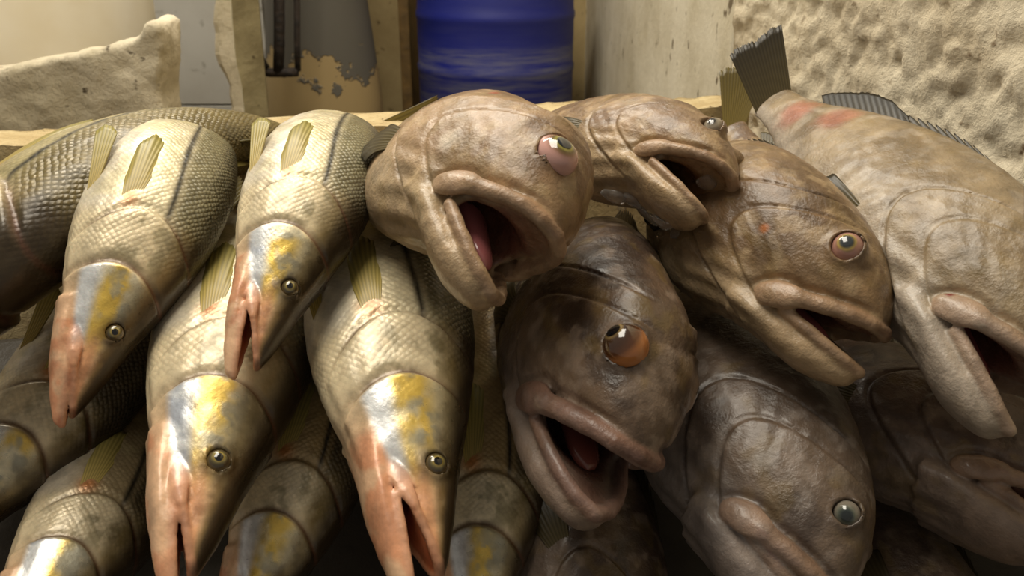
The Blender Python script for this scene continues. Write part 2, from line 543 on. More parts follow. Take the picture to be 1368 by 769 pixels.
def simple(name, c, rough=.4, spec=.5, coat=0., metal=0., noise=None, trans=0., bump=0.):
    m, nt, b = nmat(name)
    b.inputs['Base Color'].default_value = rgba(c); b.inputs['Roughness'].default_value = rough
    b.inputs['Specular IOR Level'].default_value = spec; b.inputs['Coat Weight'].default_value = coat
    b.inputs['Coat Roughness'].default_value = .08; b.inputs['Metallic'].default_value = metal
    b.inputs['Transmission Weight'].default_value = trans
    if noise:
        L = nt.links.new
        tc = N(nt, 'ShaderNodeTexCoord'); n = N(nt, 'ShaderNodeTexNoise', i_Scale=noise[0], i_Detail=5.0)
        L(tc.outputs['Object'], n.inputs['Vector'])
        mx = N(nt, 'ShaderNodeMix', data_type='RGBA'); mx.inputs[6].default_value = rgba(c); mx.inputs[7].default_value = rgba(noise[1])
        rp = N(nt, 'ShaderNodeMapRange', i_1=.35, i_2=.65); L(n.outputs['Fac'], rp.inputs[0]); L(rp.outputs[0], mx.inputs[0])
        L(mx.outputs[2], b.inputs['Base Color'])
        if bump:
            bp = N(nt, 'ShaderNodeBump', i_Strength=bump, i_Distance=.01); L(n.outputs['Fac'], bp.inputs['Height']); L(bp.outputs[0], b.inputs['Normal'])
    return m

M = {}
M['grouper'] = skin_material('grouper_skin', 0, 115, .36, 20, .25)
M['snook'] = skin_material('snook_skin', 130, 75, .12, 26)
M['cornea'] = simple('cornea', (1, 1, 1), .03, trans=1.0)
def attr_mat(name, rough, coat=0.):
    m, nt, b = nmat(name)
    ac = N(nt, 'ShaderNodeAttribute', attribute_name='Col'); nt.links.new(ac.outputs['Color'], b.inputs['Base Color'])
    b.inputs['Roughness'].default_value = rough; b.inputs['Coat Weight'].default_value = coat; b.inputs['Coat Roughness'].default_value = .05
    return m
M['eye'] = attr_mat('eye_surface', .12, .8)
M['flesh'] = attr_mat('mouth_flesh', .25, .4)
def fin_material():
    m, nt, b = nmat('fin_membrane'); L = nt.links.new
    ac = N(nt, 'ShaderNodeAttribute', attribute_name='Col')
    L(ac.outputs['Color'], b.inputs['Base Color'])
    b.inputs['Roughness'].default_value = .35
    tr = N(nt, 'ShaderNodeBsdfTranslucent'); L(ac.outputs['Color'], tr.inputs[0])
    ms = N(nt, 'ShaderNodeMixShader'); ms.inputs[0].default_value = .3
    L(b.outputs[0], ms.inputs[1]); L(tr.outputs[0], ms.inputs[2])
    L(ms.outputs[0], nt.nodes['Material Output'].inputs[0])
    return m
M['fin'] = fin_material()

# ------------------------------------------------------------------ mesh building
def add_mesh(name, V, Fc, mat, parent=None, smooth=True, attrs=None):
    me = bpy.data.meshes.new(name)
    V = np.asarray(V, float)
    if isinstance(Fc, np.ndarray) and Fc.ndim == 2:
        nf, k = Fc.shape
        me.vertices.add(len(V)); me.vertices.foreach_set('co', V.astype(F32).ravel())
        me.loops.add(nf * k); me.loops.foreach_set('vertex_index', Fc.astype(np.int32).ravel())
        me.polygons.add(nf); me.polygons.foreach_set('loop_start', np.arange(0, nf * k, k, dtype=np.int32))
        me.update(calc_edges=True)
    else:
        me.from_pydata([tuple(v) for v in V], [], [tuple(f) for f in Fc]); me.update()
    if smooth: me.polygons.foreach_set('use_smooth', np.ones(len(me.polygons), bool))
    for an, (ty, data) in (attrs or {}).items():
        a = me.attributes.new(an, ty, 'POINT')
        if ty == 'FLOAT_COLOR':
            data = np.concatenate([data, np.ones((len(data), 1))], 1)
            a.data.foreach_set('color', data.astype(F32).ravel())
        else:
            a.data.foreach_set('vector', data.astype(F32).ravel())
    me.validate()
    if mat: me.materials.append(mat)
    o = bpy.data.objects.new(name, me); COL.objects.link(o)
    if parent: o.parent = parent
    return o

def body_mesh(S, p):
    vox = p.get('vox', 1 / 235.)
    x0, x1 = -.06, 1.03
    nx = int((x1 - x0) / vox) + 1
    ny = int(.145 / vox) + 2 if S['kind'] == 'grouper' else int(.095 / vox) + 2
    zlo, zhi = (-.26, .21) if S['kind'] == 'grouper' else (-.16, .14)
    nz = int((zhi - zlo) / vox) + 1
    gx = x0 + np.arange(nx) * vox; gy = (np.arange(ny) + .5) * vox; gz = zlo + np.arange(nz) * vox
    kh = int((S['head'] - x0) / vox)
    Fh = np.empty((nx, ny, nz), F32)
    A = np.meshgrid(gx[:kh].astype(F32), gy.astype(F32), gz.astype(F32), indexing='ij')
    Fh[:kh] = fish_sdf(*A, S, p, True)
    A = np.meshgrid(gx[kh:].astype(F32), gy.astype(F32), gz.astype(F32), indexing='ij')
    Fh[kh:] = fish_sdf(*A, S, p, False)
    Fo = Fh
    if p.get('asym'):
        Fo = Fh.copy()
        A = np.meshgrid(gx[:kh].astype(F32), -gy.astype(F32), gz.astype(F32), indexing='ij')
        Fo[:kh] = fish_sdf(*A, S, p, True)
    Ff = np.concatenate([Fo[:, ::-1], Fh], axis=1)
    V, Q = surface_nets(Ff, (x0, gy[0] - vox * ny, zlo), vox)
    def ev(v):
        h = v[:, 0] < S['head']; r = np.empty(len(v))
        r[h] = fish_sdf(v[h, 0], v[h, 1], v[h, 2], S, p, True)
        r[~h] = fish_sdf(v[~h, 0], v[~h, 1], v[~h, 2], S, p, False)
        return r
    for it in range(2):
        f = ev(V); e = vox * .3
        G = np.stack([ev(V + np.eye(3)[k] * e) - ev(V - np.eye(3)[k] * e) for k in range(3)], 1) / (2 * e)
        g2 = np.maximum((G * G).sum(1), .25)
        st = -(f / g2)[:, None] * G
        ln = np.linalg.norm(st, axis=1, keepdims=True)
        V = V + st * np.minimum(1, vox * .7 / np.maximum(ln, 1e-9))
    return V, Q

def body_coords(S, V):
    a, b, w = S['top'](V[:, 0]), S['bot'](V[:, 0]), np.maximum(S['wid'](V[:, 0]), .005)
    zc, hz = (a + b) / 2, np.maximum((a - b) / 2, .005)
    zr = (V[:, 2] - zc) / hz; yr = np.abs(V[:, 1]) / w
    phi = np.arctan2(zr, yr)                     # -pi/2 belly .. pi/2 back
    return zr, yr, phi

def grouper_look(S, p, V):
    zr, yr, phi = body_coords(S, V)
    info = {}
    fish_sdf(V[:, 0], V[:, 1], V[:, 2], S, p, True, info)
    sd = p.get('seed', 0)
    n1 = fbm(V * np.array([9, 14, 14]), sd, 4); n2 = fbm(V * 34, sd + 7, 3); n3 = fbm(V * np.array([22, 30, 30]), sd + 31, 2)
    base = srgb(*p.get('col', (150, 122, 94)))
    dark = srgb(*p.get('dark', (100, 78, 58)))
    pale = srgb(*p.get('pale', (182, 158, 124)))
    x = V[:, 0]
    C = mix(np.tile(base, (len(V), 1)), dark, sstep(.40, .64, n1) * .9)
    C = mix(C, dark * .8, sstep(.35, 1.0, zr) * .35)
    C = mix(C, pale, sstep(-.15, -.8, zr) * .75)
    C = mix(C, pale * np.array([1.0, .97, .9]), sstep(.52, .70, n2) * .5)
    C = mix(C, srgb(128, 104, 52), sstep(.56, .72, n3) * .30 * p.get('olive', 1))
    head = x < .46
    jawm = sstep(.012, .0, info['dj']) * sstep(.0, .02, -info['nj'] + .02) * sstep(.02, .06, info['tj']) * head
    C = mix(C, pale * np.array([1.0, .94, .88]), jawm * .6)
    lip = np.minimum(np.minimum(info['lp'], info['lo']), info['mx'])
    C = mix(C, srgb(*p.get('lip', (158, 124, 98))), sstep(.004, -.001, lip) * head * .6)
    cav = sstep(.004, -.003, np.abs(info['cav']) - .002) * sstep(-.001, .006, lip) * head * (x < .26)
    C = mix(C, srgb(*p.get('mouth', (120, 66, 54))), cav * .9)
    # inflamed / bruised spots
    for (sx, sz, r, c, a) in p.get('spots', []):
        q = np.sqrt((x - sx)**2 + (V[:, 2] - sz)**2) / r
        C = mix(C, srgb(*c), np.exp(-(q * (.75 + .6 * n2))**4) * a * (V[:, 1] > 0))
    G = np.stack([0 * x + .0, .40 + .10 * (n2 - .5) - cav * .12, 0 * x], 1)
    return C, G, phi

def snook_look(S, p, V):
    zr, yr, phi = body_coords(S, V)
    info = {}
    fish_sdf(V[:, 0], V[:, 1], V[:, 2], S, p, True, info)
    sd = p.get('seed', 0); x = V[:, 0]; z = V[:, 2]
    n1 = fbm(V * 16, sd, 4); n2 = fbm(V * 46, sd + 5, 3); n3 = fbm(V * np.array([26, 30, 30]), sd + 9, 3)
    cream = srgb(*p.get('cream', (216, 202, 166))); white = srgb(222, 212, 194)
    olive = srgb(*p.get('olive', (122, 114, 82))); dark = srgb(54, 48, 34)
    ll = .17 + .14 * sstep(.52, .3, x)                       # height of the lateral line
    C = mix(np.tile(cream, (len(V), 1)), white, sstep(-.25, -.75, zr) * .7)
    C = mix(C, olive, sstep(ll - .02, ll + .16, zr) * .92)
    C = mix(C, dark, sstep(.55, .98, zr) * .8 * p.get('dk', 1.0))
    C = mix(C, srgb(205, 190, 140), sstep(.5, .66, n1) * sstep(.3, -.1, zr) * .5)
    body = sstep(.30, .345, x)
    C = mix(C, srgb(26, 24, 20), np.exp(-((zr - ll) / .048)**2) * body * .97)
    hm = 1 - sstep(.31, .35, x)
    # head: dark olive crown and snout, silver and gold gill plate, pink jaw
    e1, _, _, c1 = S['edges'][0]
    f1 = e1 - c1 * (z + .012) ** 2 / .12 - x
    plate = sstep(-.002, .006, f1) * sstep(.075, .13, x)
    plate = plate * sstep(-.74, -.60, zr + .05 * (n1 - .5))
    H_ = np.tile(srgb(224, 206, 168), (len(V), 1))                     # throat and gill flap
    H_ = mix(H_, srgb(150, 138, 104), sstep(.46, .62, n2) * sstep(.22, .25, x) * sstep(-.5, -.1, zr) * .75)
    H_ = mix(H_, srgb(226, 176, 132), sstep(.26, .14, x) * .8)
    Pl = np.tile(srgb(226, 214, 180), (len(V), 1))
    Pl = mix(Pl, srgb(228, 190, 70), sstep(.34, .58, n3) * sstep(-.62, -.15, zr) * sstep(.5, .15, zr) * .9)
    Pl = mix(Pl, srgb(158, 156, 140), sstep(.50, .62, n2) * sstep(-.3, .1, zr) * .75)
    Pl = mix(Pl, srgb(236, 238, 240), sstep(-.18, -.42, zr) * .9)
    Pl = mix(Pl, srgb(150, 160, 178), sstep(.53, .63, n1) * sstep(-.15, -.45, zr) * .6)
    H_ = mix(H_, Pl, plate)
    face = sstep(.150, .085, x - .05 * zr)                             # in front of the eye
    H_ = mix(H_, srgb(212, 152, 106), face * sstep(.30, .0, zr) * .85)
    H_ = mix(H_, srgb(150, 100, 64), face * sstep(.48, .66, n2) * .55)
    ol = sstep(.28, .62, zr + .25 * (n1 - .5) + 2.2 * np.maximum(0, .16 - x))
    H_ = mix(H_, srgb(112, 92, 44), ol * .8)
    H_ = mix(H_, srgb(50, 38, 22), sstep(.55, .85, zr + .2 * (n1 - .5) + 2.4 * np.maximum(0, .15 - x)) * .92)
    sn = sstep(.135, .075, x)
    jawm = sstep(.008, .0, info['dj']) * sstep(.0, .01, -info['nj'] + .01)
    H_ = mix(H_, srgb(226, 184, 146), jawm * .8)
    H_ = mix(H_, srgb(214, 130, 86), jawm * sstep(.46, .62, n3) * .6)
    H_ = mix(H_, srgb(70, 54, 26), np.exp(-(info['re'] / (S['eye_r'] * 1.75))**4) * .85)
    # gill slits
    for (es, zc, h, c) in S['edges']:
        f = es - c * (z - zc) ** 2 / .12 - x
        H_ = mix(H_, srgb(96, 62, 44), np.exp(-((f + .005) / .005)**2) * .8 * sstep(-.95, -.5, zr))
    C = mix(C, H_, hm)
    C = mix(C, srgb(206, 120, 50), np.exp(-(((x - .352) / .016)**2 + ((zr + .30) / .13)**2)) * .75)
    lip = np.minimum(np.minimum(info['lp'], info['lo']), info['mx'])
    C = mix(C, srgb(218, 160, 128), sstep(.003, -.001, lip) * (x < .2) * .7)
    cav = sstep(.003, -.002, np.abs(info['cav']) - .001) * sstep(-.001, .004, lip) * (x < .17)
    C = mix(C, srgb(190, 96, 52), cav * .9)
    scl = body * (.05 + .10 * sstep(-.6, 0, zr) + .32 * sstep(ll - .02, ll + .2, zr)) + hm * (1 - plate) * sstep(.24, .27, x) * .12 + .03
    met = .12 + .25 * plate * hm + .14 * sstep(.5, -.2, zr) * body
    rgh = .38 + .06 * (n2 - .5) - .06 * plate * hm
    G = np.stack([met * (1 - cav) * (1 - sn * .8), rgh, np.clip(scl, 0, 1)], 1)
    return C, G, phi

def place(p):
    """the fish's root empty"""
    o = bpy.data.objects.new(p['name'], None); COL.objects.link(o)
    m = Matrix([list(p['R'][k]) + [p['t'][k]] for k in range(3)] + [[0, 0, 0, 1]])
    o.matrix_world = m
    o.empty_display_size = .05
    o['label'] = p['label']; o['category'] = 'fish'; o['group'] = p['group']
    return o

def dome(c, ax, r, cap, n=28, m=8, z0=0.0, flat=1.0):
    """spherical cap of opening angle cap around axis ax"""
    ax = np.array(ax, float); ax /= np.linalg.norm(ax)
    t = np.cross(ax, [0, 0, 1.]); t /= np.linalg.norm(t); b = np.cross(ax, t)
    V = [c + ax * r]; 
    rad = [0.0]
    for i in range(1, m + 1):
        a = cap * i / m
        for j in range(n):
            q = 2 * math.pi * j / n
            V.append(c + ax * r * math.cos(a) + (t * math.cos(q) + b * math.sin(q) * flat) * r * math.sin(a)); rad.append(a)
    Fc = [(0, 1 + j, 1 + (j + 1) % n) for j in range(n)]
    for i in range(m - 1):
        for j in range(n):
            a = 1 + i * n + j; a2 = 1 + i * n + (j + 1) % n
            Fc.append((a, a + n, a2 + n, a2))
    return np.array(V), Fc, np.array(rad)

def fan(root, p, nm, base, dirs, lens, rays, col, tip, S, ridge=.0014, thick=.0012, droop=None, notch=0., spiny=0.):
    """a rayed fin: base points -> directions and lengths, interpolated over the rays; the rays stand up as ridges"""
    nb = rays * 4 + 1; nl = 10
    u = np.linspace(0, 1, nb)
    def itp(A):
        A = np.array(A, float); k = np.linspace(0, 1, len(A))
        if A.ndim == 1: return np.interp(u, k, A)
        return np.stack([np.interp(u, k, A[:, q]) for q in range(A.shape[1])], 1)
    B = itp(base); Dv = itp(dirs); Dv /= np.linalg.norm(Dv, axis=1, keepdims=True); Ln = itp(lens)
    ph = (u * rays) % 1.0
    rayh = np.cos(ph * 2 * math.pi) * .5 + .5
    Ln = Ln * (1 - spiny * (1 - rayh) ** 2) * (1 - notch * np.random.RandomState(3).rand(nb))
    nrm = np.cross(np.gradient(B, axis=0) + 1e-9, Dv)
    ln = np.linalg.norm(nrm, axis=1, keepdims=True); nrm = nrm / np.maximum(ln, 1e-9)
    dr = np.array(droop if droop is not None else (0, 0, 0), float)
    V = []; Cc = []
    rows = []
    for sgn in (1, -1):
        for i in range(nb):
            for j in range(nl + 1):
                t = j / nl
                th = (thick + ridge * rayh[i]) * (1 - .75 * t)
                V.append(B[i] + Dv[i] * Ln[i] * t + dr * t * t + sgn * nrm[i] * th)
                Cc.append(np.array(col) * (1 - t) + np.array(tip) * t if True else 0)
                Cc[-1] = Cc[-1] * (.72 + .45 * (1 - rayh[i]))
    n1 = nb * (nl + 1); Fc = []
    for i in range(nb - 1):
        for j in range(nl):
            a = i * (nl + 1) + j
            Fc.append((a, a + nl + 1, a + nl + 2, a + 1)); Fc.append((n1 + a, n1 + a + 1, n1 + a + nl + 2, n1 + a + nl + 1))
    for i in range(nb - 1):
        a = i * (nl + 1) + nl
        Fc.append((a, a + nl + 1, n1 + a + nl + 1, n1 + a))
    for j in range(nl):
        a = j; Fc.append((a, a + 1, n1 + a + 1, n1 + a))
        a = (nb - 1) * (nl + 1) + j; Fc.append((a, n1 + a, n1 + a + 1, a + 1))
    V = bender(p)(np.array(V)) * p['Ls']
    return add_mesh(nm, V, Fc, M['fin'], root, True, {'Col': ('FLOAT_COLOR', np.array(Cc))})

def eye_parts(root, S, p):
    er = S['eye_r'] * p.get('eye_s', 1.0); Ls = p['Ls']
    st = p.get('eye_style', 'snook')
    for sg in (1, -1):
        pe = far_eye(p) if sg < 0 and p.get('asym') else p
        er = S['eye_r'] * pe.get('eye_s', 1.0)
        c = np.array(eye_center(S, pe)); c[1] *= sg
        ax = np.array(p.get('eye_ax', (-.15, 1, .12)), float); ax[1] *= sg
        look = np.array(p.get('look', ax), float)
        if 'look' in p: look[1] *= sg
        look /= np.linalg.norm(look)
        V, Fc, rad = dome(c, look, er * .99, math.pi * .93, 36, 22)
        ang = rad
        el = p.get('eye_el', 1.0) if sg > 0 else 1.0
        V = c + (V - c) * np.array([el, 1, 1 - .25 * (el - 1)])
        n = fbm(V * 90, 5, 2)
        st_c = dict(
            snook=[(0, (14, 13, 12)), (.36, (16, 15, 13)), (.40, (150, 128, 60)), (.47, (190, 170, 100)), (.54, (110, 100, 60)), (.75, (70, 58, 38)), (1.1, (120, 100, 66)), (3.2, (150, 130, 100))],
            snook_pale=[(0, (70, 80, 84)), (.30, (96, 104, 100)), (.38, (60, 56, 40)), (.46, (170, 150, 80)), (.55, (120, 104, 60)), (.75, (90, 74, 50)), (1.1, (130, 108, 76)), (3.2, (150, 130, 100))],
            pink=[(0, (30, 34, 40)), (.34, (48, 60, 70)), (.40, (150, 140, 60)), (.52, (96, 80, 40)), (.66, (140, 104, 76)), (.85, (206, 158, 146)), (3.2, (228, 190, 178))],
            brown=[(0, (16, 16, 18)), (.30, (26, 24, 24)), (.38, (150, 126, 82)), (.46, (64, 46, 32)), (.85, (66, 42, 26)), (1.2, (96, 56, 28)), (1.5, (190, 120, 62)), (3.2, (150, 110, 80))],
            sunk=[(0, (60, 56, 52)), (.35, (92, 86, 78)), (.6, (150, 138, 118)), (.9, (120, 104, 84)), (3.2, (140, 118, 96))],
            lid=[(0, (58, 62, 64)), (.36, (96, 98, 92)), (.42, (60, 52, 30)), (.52, (176, 150, 74)), (.60, (120, 100, 56)), (.70, (170, 124, 108)), (3.2, (220, 172, 158))],
            grey=[(0, (34, 40, 40)), (.36, (58, 66, 62)), (.44, (30, 34, 32)), (.60, (92, 98, 86)), (.9, (128, 120, 106)), (3.2, (165, 155, 142))])[st]
        xs = [q[0] for q in st_c]; cs = np.array([srgb(*q[1]) for q in st_c])
        C = np.stack([np.interp(ang + .10 * (n - .5), xs, cs[:, k]) for k in range(3)], 1)
        bd = bender(p)
        o = add_mesh('eye', (bd(c[None])[0] + V - c) * Ls, Fc, M['eye'], root, True, {'Col': ('FLOAT_COLOR', C)})
        # pupil: a slightly raised dark lens
        V, Fc, rad = dome(c, look, er * 1.012, .33, 28, 4)
        V = c + (V - c) * np.array([el, 1, 1 - .25 * (el - 1)])
        pc = cs[0]
        add_mesh('pupil', (bd(c[None])[0] + V - c) * Ls, Fc, M['eye'], o, True, {'Col': ('FLOAT_COLOR', np.tile(pc, (len(V), 1)))})

def tongue(root, S, p):
    a0, al, ja, jn = jaw_frame(S, p['gape']); JL = S['jlen']; hx, hz = S['hinge']
    ln = .70 * p.get('tg', 1.0); w0 = S['jw'][1][1] * p.get('tgw', .45)
    V = []; Fc = []; Cc = []; n, m = 14, 14
    for i in range(m + 1):
        t = i / m
        a = JL * (-.12 + ln * t)
        r = w0 * (1 - .45 * t) * math.sqrt(max(1 - (max(t - .72, 0) / .28) ** 2, .003))
        for j in range(n):
            q = 2 * math.pi * j / n
            V.append((hx + ja[0] * a + jn[0] * (r * .55 * math.sin(q) + .004 + p.get('tgl', .0) * t),
                      r * math.cos(q) + p.get('tgy', 0.) * t,
                      hz + ja[1] * a + jn[1] * (r * .55 * math.sin(q) + .004 + p.get('tgl', .0) * t)))
            Cc.append(srgb(*p.get('tgc', (168, 96, 92))))
    for i in range(m):
        for j in range(n):
            a = i * n + j; b = i * n + (j + 1) % n
            Fc.append((a, b, b + n, a + n))
    Fc.append(tuple(range(n))[::-1]); Fc.append(tuple(m * n + j for j in range(n)))
    return add_mesh('tongue', bender(p)(np.array(V)) * p['Ls'], Fc, M['flesh'], root, True, {'Col': ('FLOAT_COLOR', np.array(Cc))})

def make_fish(p):
    S = spec(p)
    p = solve_pose(S, p)
    p['name'] = p['kind']
    root = place(p)
    V, Q = body_mesh(S, p)
    C, G, phi = (grouper_look if p['kind'] == 'grouper' else snook_look)(S, p, V)
    C = C * p.get('gain', 1.0)
    wl = np.maximum(.5 * (S['wid'](V[:, 0]) + .5 * (S['top'](V[:, 0]) - S['bot'](V[:, 0]))), .02)
    suv = np.stack([V[:, 0], phi * (.35 * wl + .065), 0 * phi], 1)
    Vb = bender(p)(V) * p['Ls']
    add_mesh('body', Vb, Q, M[p['kind']], root, True,
             {'Col': ('FLOAT_COLOR', C), 'Gls': ('FLOAT_COLOR', G), 'canon': ('FLOAT_VECTOR', V), 'suv': ('FLOAT_VECTOR', suv)})
    eye_parts(root, S, p)
    if p['kind'] == 'grouper' and p.get('gape', 0) > .12: tongue(root, S, p)
    fins(root, S, p)
    return root, p

def fins(root, S, p):
    big = p['kind'] == 'grouper'
    fc = np.array(p.get('fin', srgb(96, 84, 52) if big else srgb(150, 134, 70)))
    ft = np.array(p.get('fint', srgb(58, 50, 34) if big else srgb(128, 112, 58)))
    # tail fin
    td = np.zeros(3)
    if 'tail_cam' in p:                          # way the tail fin points, as seen in the photo
        b = bender(p); o_ = b([[1., 0, 0]])[0]
        J = np.stack([(b([np.array([1., 0, 0]) + np.eye(3)[k] * .01])[0] - o_) / .01 for k in range(3)], 1)
        w_ = CR @ np.array(p['tail_cam'], float); w_ /= np.linalg.norm(w_)
        td = np.linalg.solve(p['R'] @ J, w_) - np.array([1., 0, 0])
    hz = .052 if big else .041
    zs = np.linspace(-.9, .9, 7) * hz
    lens = np.array([1, 1.02, 1, .98, 1, 1.02, 1]) * p.get('tail_len', .20) if big else np.array([.30, .26, .20, .15, .20, .26, .30])
    fan(root, p, 'tail_fin', [(.985, 0, z) for z in zs], [np.array([1, 0, z / hz * p.get('tail_spread', .55 if big else .42)]) + td for z in zs], lens, 16, fc, ft, S, notch=.05)
    # dorsal fins (spiny and soft), anal fin
    def edge(s0, s1, n, tab, sg, drop=.006):
        return [(s, 0, float(tab(s)) - sg * drop) for s in np.linspace(s0, s1, n)]
    dz = p.get('dorsal', .14)
    if big:
        fan(root, p, 'spiny_dorsal_fin', edge(.36, .62, 9, S['top'], 1), [(1.0, 0, dz)] * 9, [.05, .09, .10, .10, .10, .095, .09, .085, .08], 10, fc, ft, S, spiny=.35)
        fan(root, p, 'soft_dorsal_fin', edge(.63, .86, 8, S['top'], 1), [(1.0, 0, .40)] * 8, [.05, .09, .10, .10, .09, .08, .07, .05], 14, fc * .5, ft * .5, S, notch=.06)
        fan(root, p, 'anal_fin', edge(.66, .84, 6, S['bot'], -1), [(1.0, 0, -.5)] * 6, [.06, .10, .11, .10, .08, .05], 10, fc, ft, S)
    else:
        fan(root, p, 'spiny_dorsal_fin', edge(.42, .56, 6, S['top'], 1), [(1.0, 0, .25)] * 6, [.04, .09, .08, .06, .05, .03], 7, fc * .7, ft * .6, S, spiny=.3)
        fan(root, p, 'soft_dorsal_fin', edge(.62, .76, 6, S['top'], 1), [(1.0, 0, .5)] * 6, [.04, .09, .09, .08, .06, .04], 9, fc * .7, ft * .6, S)
        fan(root, p, 'anal_fin', edge(.66, .76, 5, S['bot'], -1), [(1.0, 0, -.5)] * 5, [.05, .09, .08, .06, .04], 8, fc, ft, S)
    # pectoral fins lie folded back along the flank
    for sg in (1, -1):
        ps, pz = p.get('pec', (.40, -.30) if big else (.345, -.28))
        b0 = side_pt(S, ps, pz - (.14 if big else .11), -.002); b1 = side_pt(S, ps + .012, pz + (.14 if big else .11), -.002)
        po = p.get('pec_out', .22)
        ang = p.get('pec_ang', (-.55, .05) if big else (-.22, .12))
        le = p.get('pec_len', .13 if big else .165)
        base = [b0 * (1 - t) + b1 * t for t in np.linspace(0, 1, 5)]
        dirs = [(1, po * (1.0 if big else .62), ang[0] * (1 - t) + ang[1] * t) for t in np.linspace(0, 1, 5)]
        base = [(b[0], b[1] * sg, b[2]) for b in base]; dirs = [(d[0], d[1] * sg, d[2]) for d in dirs]
        pcol = np.array(p.get('pecc', fc * 1.25 if big else srgb(204, 180, 104))); ptip = np.array(p.get('pect', ft * 1.15 if big else srgb(176, 164, 92)))
        fan(root, p, 'pectoral_fin', base, dirs, np.array([.55, .85, 1.0, .95, .8] if big else [.50, .85, 1.0, .90, .65]) * le, 9, ridge=.0010 if big else .0003, col=pcol, tip=ptip, S=S, notch=.04,
            droop=(0, -.02 * sg, 0))
        s2 = p.get('pel', .42 if big else .37)
        c = side_pt(S, s2, -.90, -.003); c2 = side_pt(S, s2 + .02, -.80, -.003)
        base = [c * (1 - t) + c2 * t for t in np.linspace(0, 1, 4)]
        base = [(b[0], b[1] * sg, b[2]) for b in base]
        fan(root, p, 'pelvic_fin', base, [(1, .25 * sg, -.25 + .2 * t) for t in np.linspace(0, 1, 4)], [.12, .13, .12, .10], 6, pcol * 1.05, ptip, S)

# ------------------------------------------------------------------ the place
def tagS(o): o['kind'] = 'structure'; return o
def tagT(o, label, cat, group=None):
    o['label'] = label; o['category'] = cat
    if group: o['group'] = group
    return o
def objcoord(nt): return N(nt, 'ShaderNodeTexCoord').outputs['Object']

def plaster(name, c1, c2, spots, sc=9.0, bump=.5, fine=60.0, rough=.85):
    """worn painted plaster: two tones, fine grain, dark specks"""
    m, nt, b = nmat(name); L = nt.links.new; co = objcoord(nt)
    n = N(nt, 'ShaderNodeTexNoise', i_Scale=sc, i_Detail=8.0, i_Roughness=.65); L(co, n.inputs['Vector'])
    r = N(nt, 'ShaderNodeMapRange', i_1=.36, i_2=.64); L(n.outputs['Fac'], r.inputs[0])
    mx = N(nt, 'ShaderNodeMix', data_type='RGBA'); L(r.outputs[0], mx.inputs[0])
    mx.inputs[6].default_value = rgba(c1); mx.inputs[7].default_value = rgba(c2)
    s = N(nt, 'ShaderNodeTexNoise', i_Scale=sc * 5, i_Detail=3.0); L(co, s.inputs['Vector'])
    sr = N(nt, 'ShaderNodeMapRange', i_1=.66, i_2=.74); L(s.outputs['Fac'], sr.inputs[0])
    m2 = N(nt, 'ShaderNodeMix', data_type='RGBA'); L(sr.outputs[0], m2.inputs[0]); L(mx.outputs[2], m2.inputs[6]); m2.inputs[7].default_value = rgba(spots)
    L(m2.outputs[2], b.inputs['Base Color'])
    f = N(nt, 'ShaderNodeTexNoise', i_Scale=fine, i_Detail=6.0, i_Roughness=.7); L(co, f.inputs['Vector'])
    bp = N(nt, 'ShaderNodeBump', i_Strength=bump, i_Distance=.01); L(f.outputs['Fac'], bp.inputs['Height']); L(bp.outputs[0], b.inputs['Normal'])
    b.inputs['Roughness'].default_value = rough; b.inputs['Specular IOR Level'].default_value = .25
    return m

M['plaster_wall'] = plaster('white_plaster', srgb(226, 214, 188), srgb(206, 191, 162), srgb(120, 100, 74), 7, .55, 70)
M['smooth_wall'] = plaster('painted_block', srgb(214, 204, 180), srgb(190, 178, 150), srgb(110, 96, 74), 5, .3, 60)
M['block'] = plaster('worn_white_block', srgb(216, 204, 178), srgb(190, 178, 150), srgb(96, 84, 66), 9, .6, 55)
M['rim'] = plaster('concrete_rim', srgb(216, 196, 150), srgb(190, 166, 120), srgb(110, 88, 60), 22, .7, 90)
M['pillar_shade'] = plaster('shaded_pillar_face', srgb(150, 138, 104), srgb(120, 108, 78), srgb(84, 72, 50), 8, .4, 60)  # olive tone paints the shade on the pillar's right face
M['beige'] = plaster('beige_paint', srgb(186, 164, 118), srgb(168, 146, 102), srgb(120, 100, 66), 6, .3, 50)
M['floor'] = plaster('wet_floor_bed_shade', srgb(96, 90, 80), srgb(72, 66, 58), srgb(50, 46, 40), 4, .3, 40, .4)  # wet floor; the slab bed reuses its dark tone as painted shade
M['tile'] = plaster('glazed_tile', srgb(198, 194, 184), srgb(186, 181, 170), srgb(150, 144, 130), 3, .08, 20, .35)
M['grout'] = simple('grout', srgb(120, 114, 104), .9)
M['tub'] = simple('milky_plastic', srgb(236, 230, 214), .38, noise=(5.0, srgb(226, 216, 192)))
M['wood'] = simple('stained_wood', srgb(120, 92, 46), .6, noise=(30, srgb(92, 70, 34)), bump=.3)
M['rust'] = simple('rusty_iron', srgb(46, 34, 24), .75, noise=(60, srgb(26, 20, 16)), bump=.5)

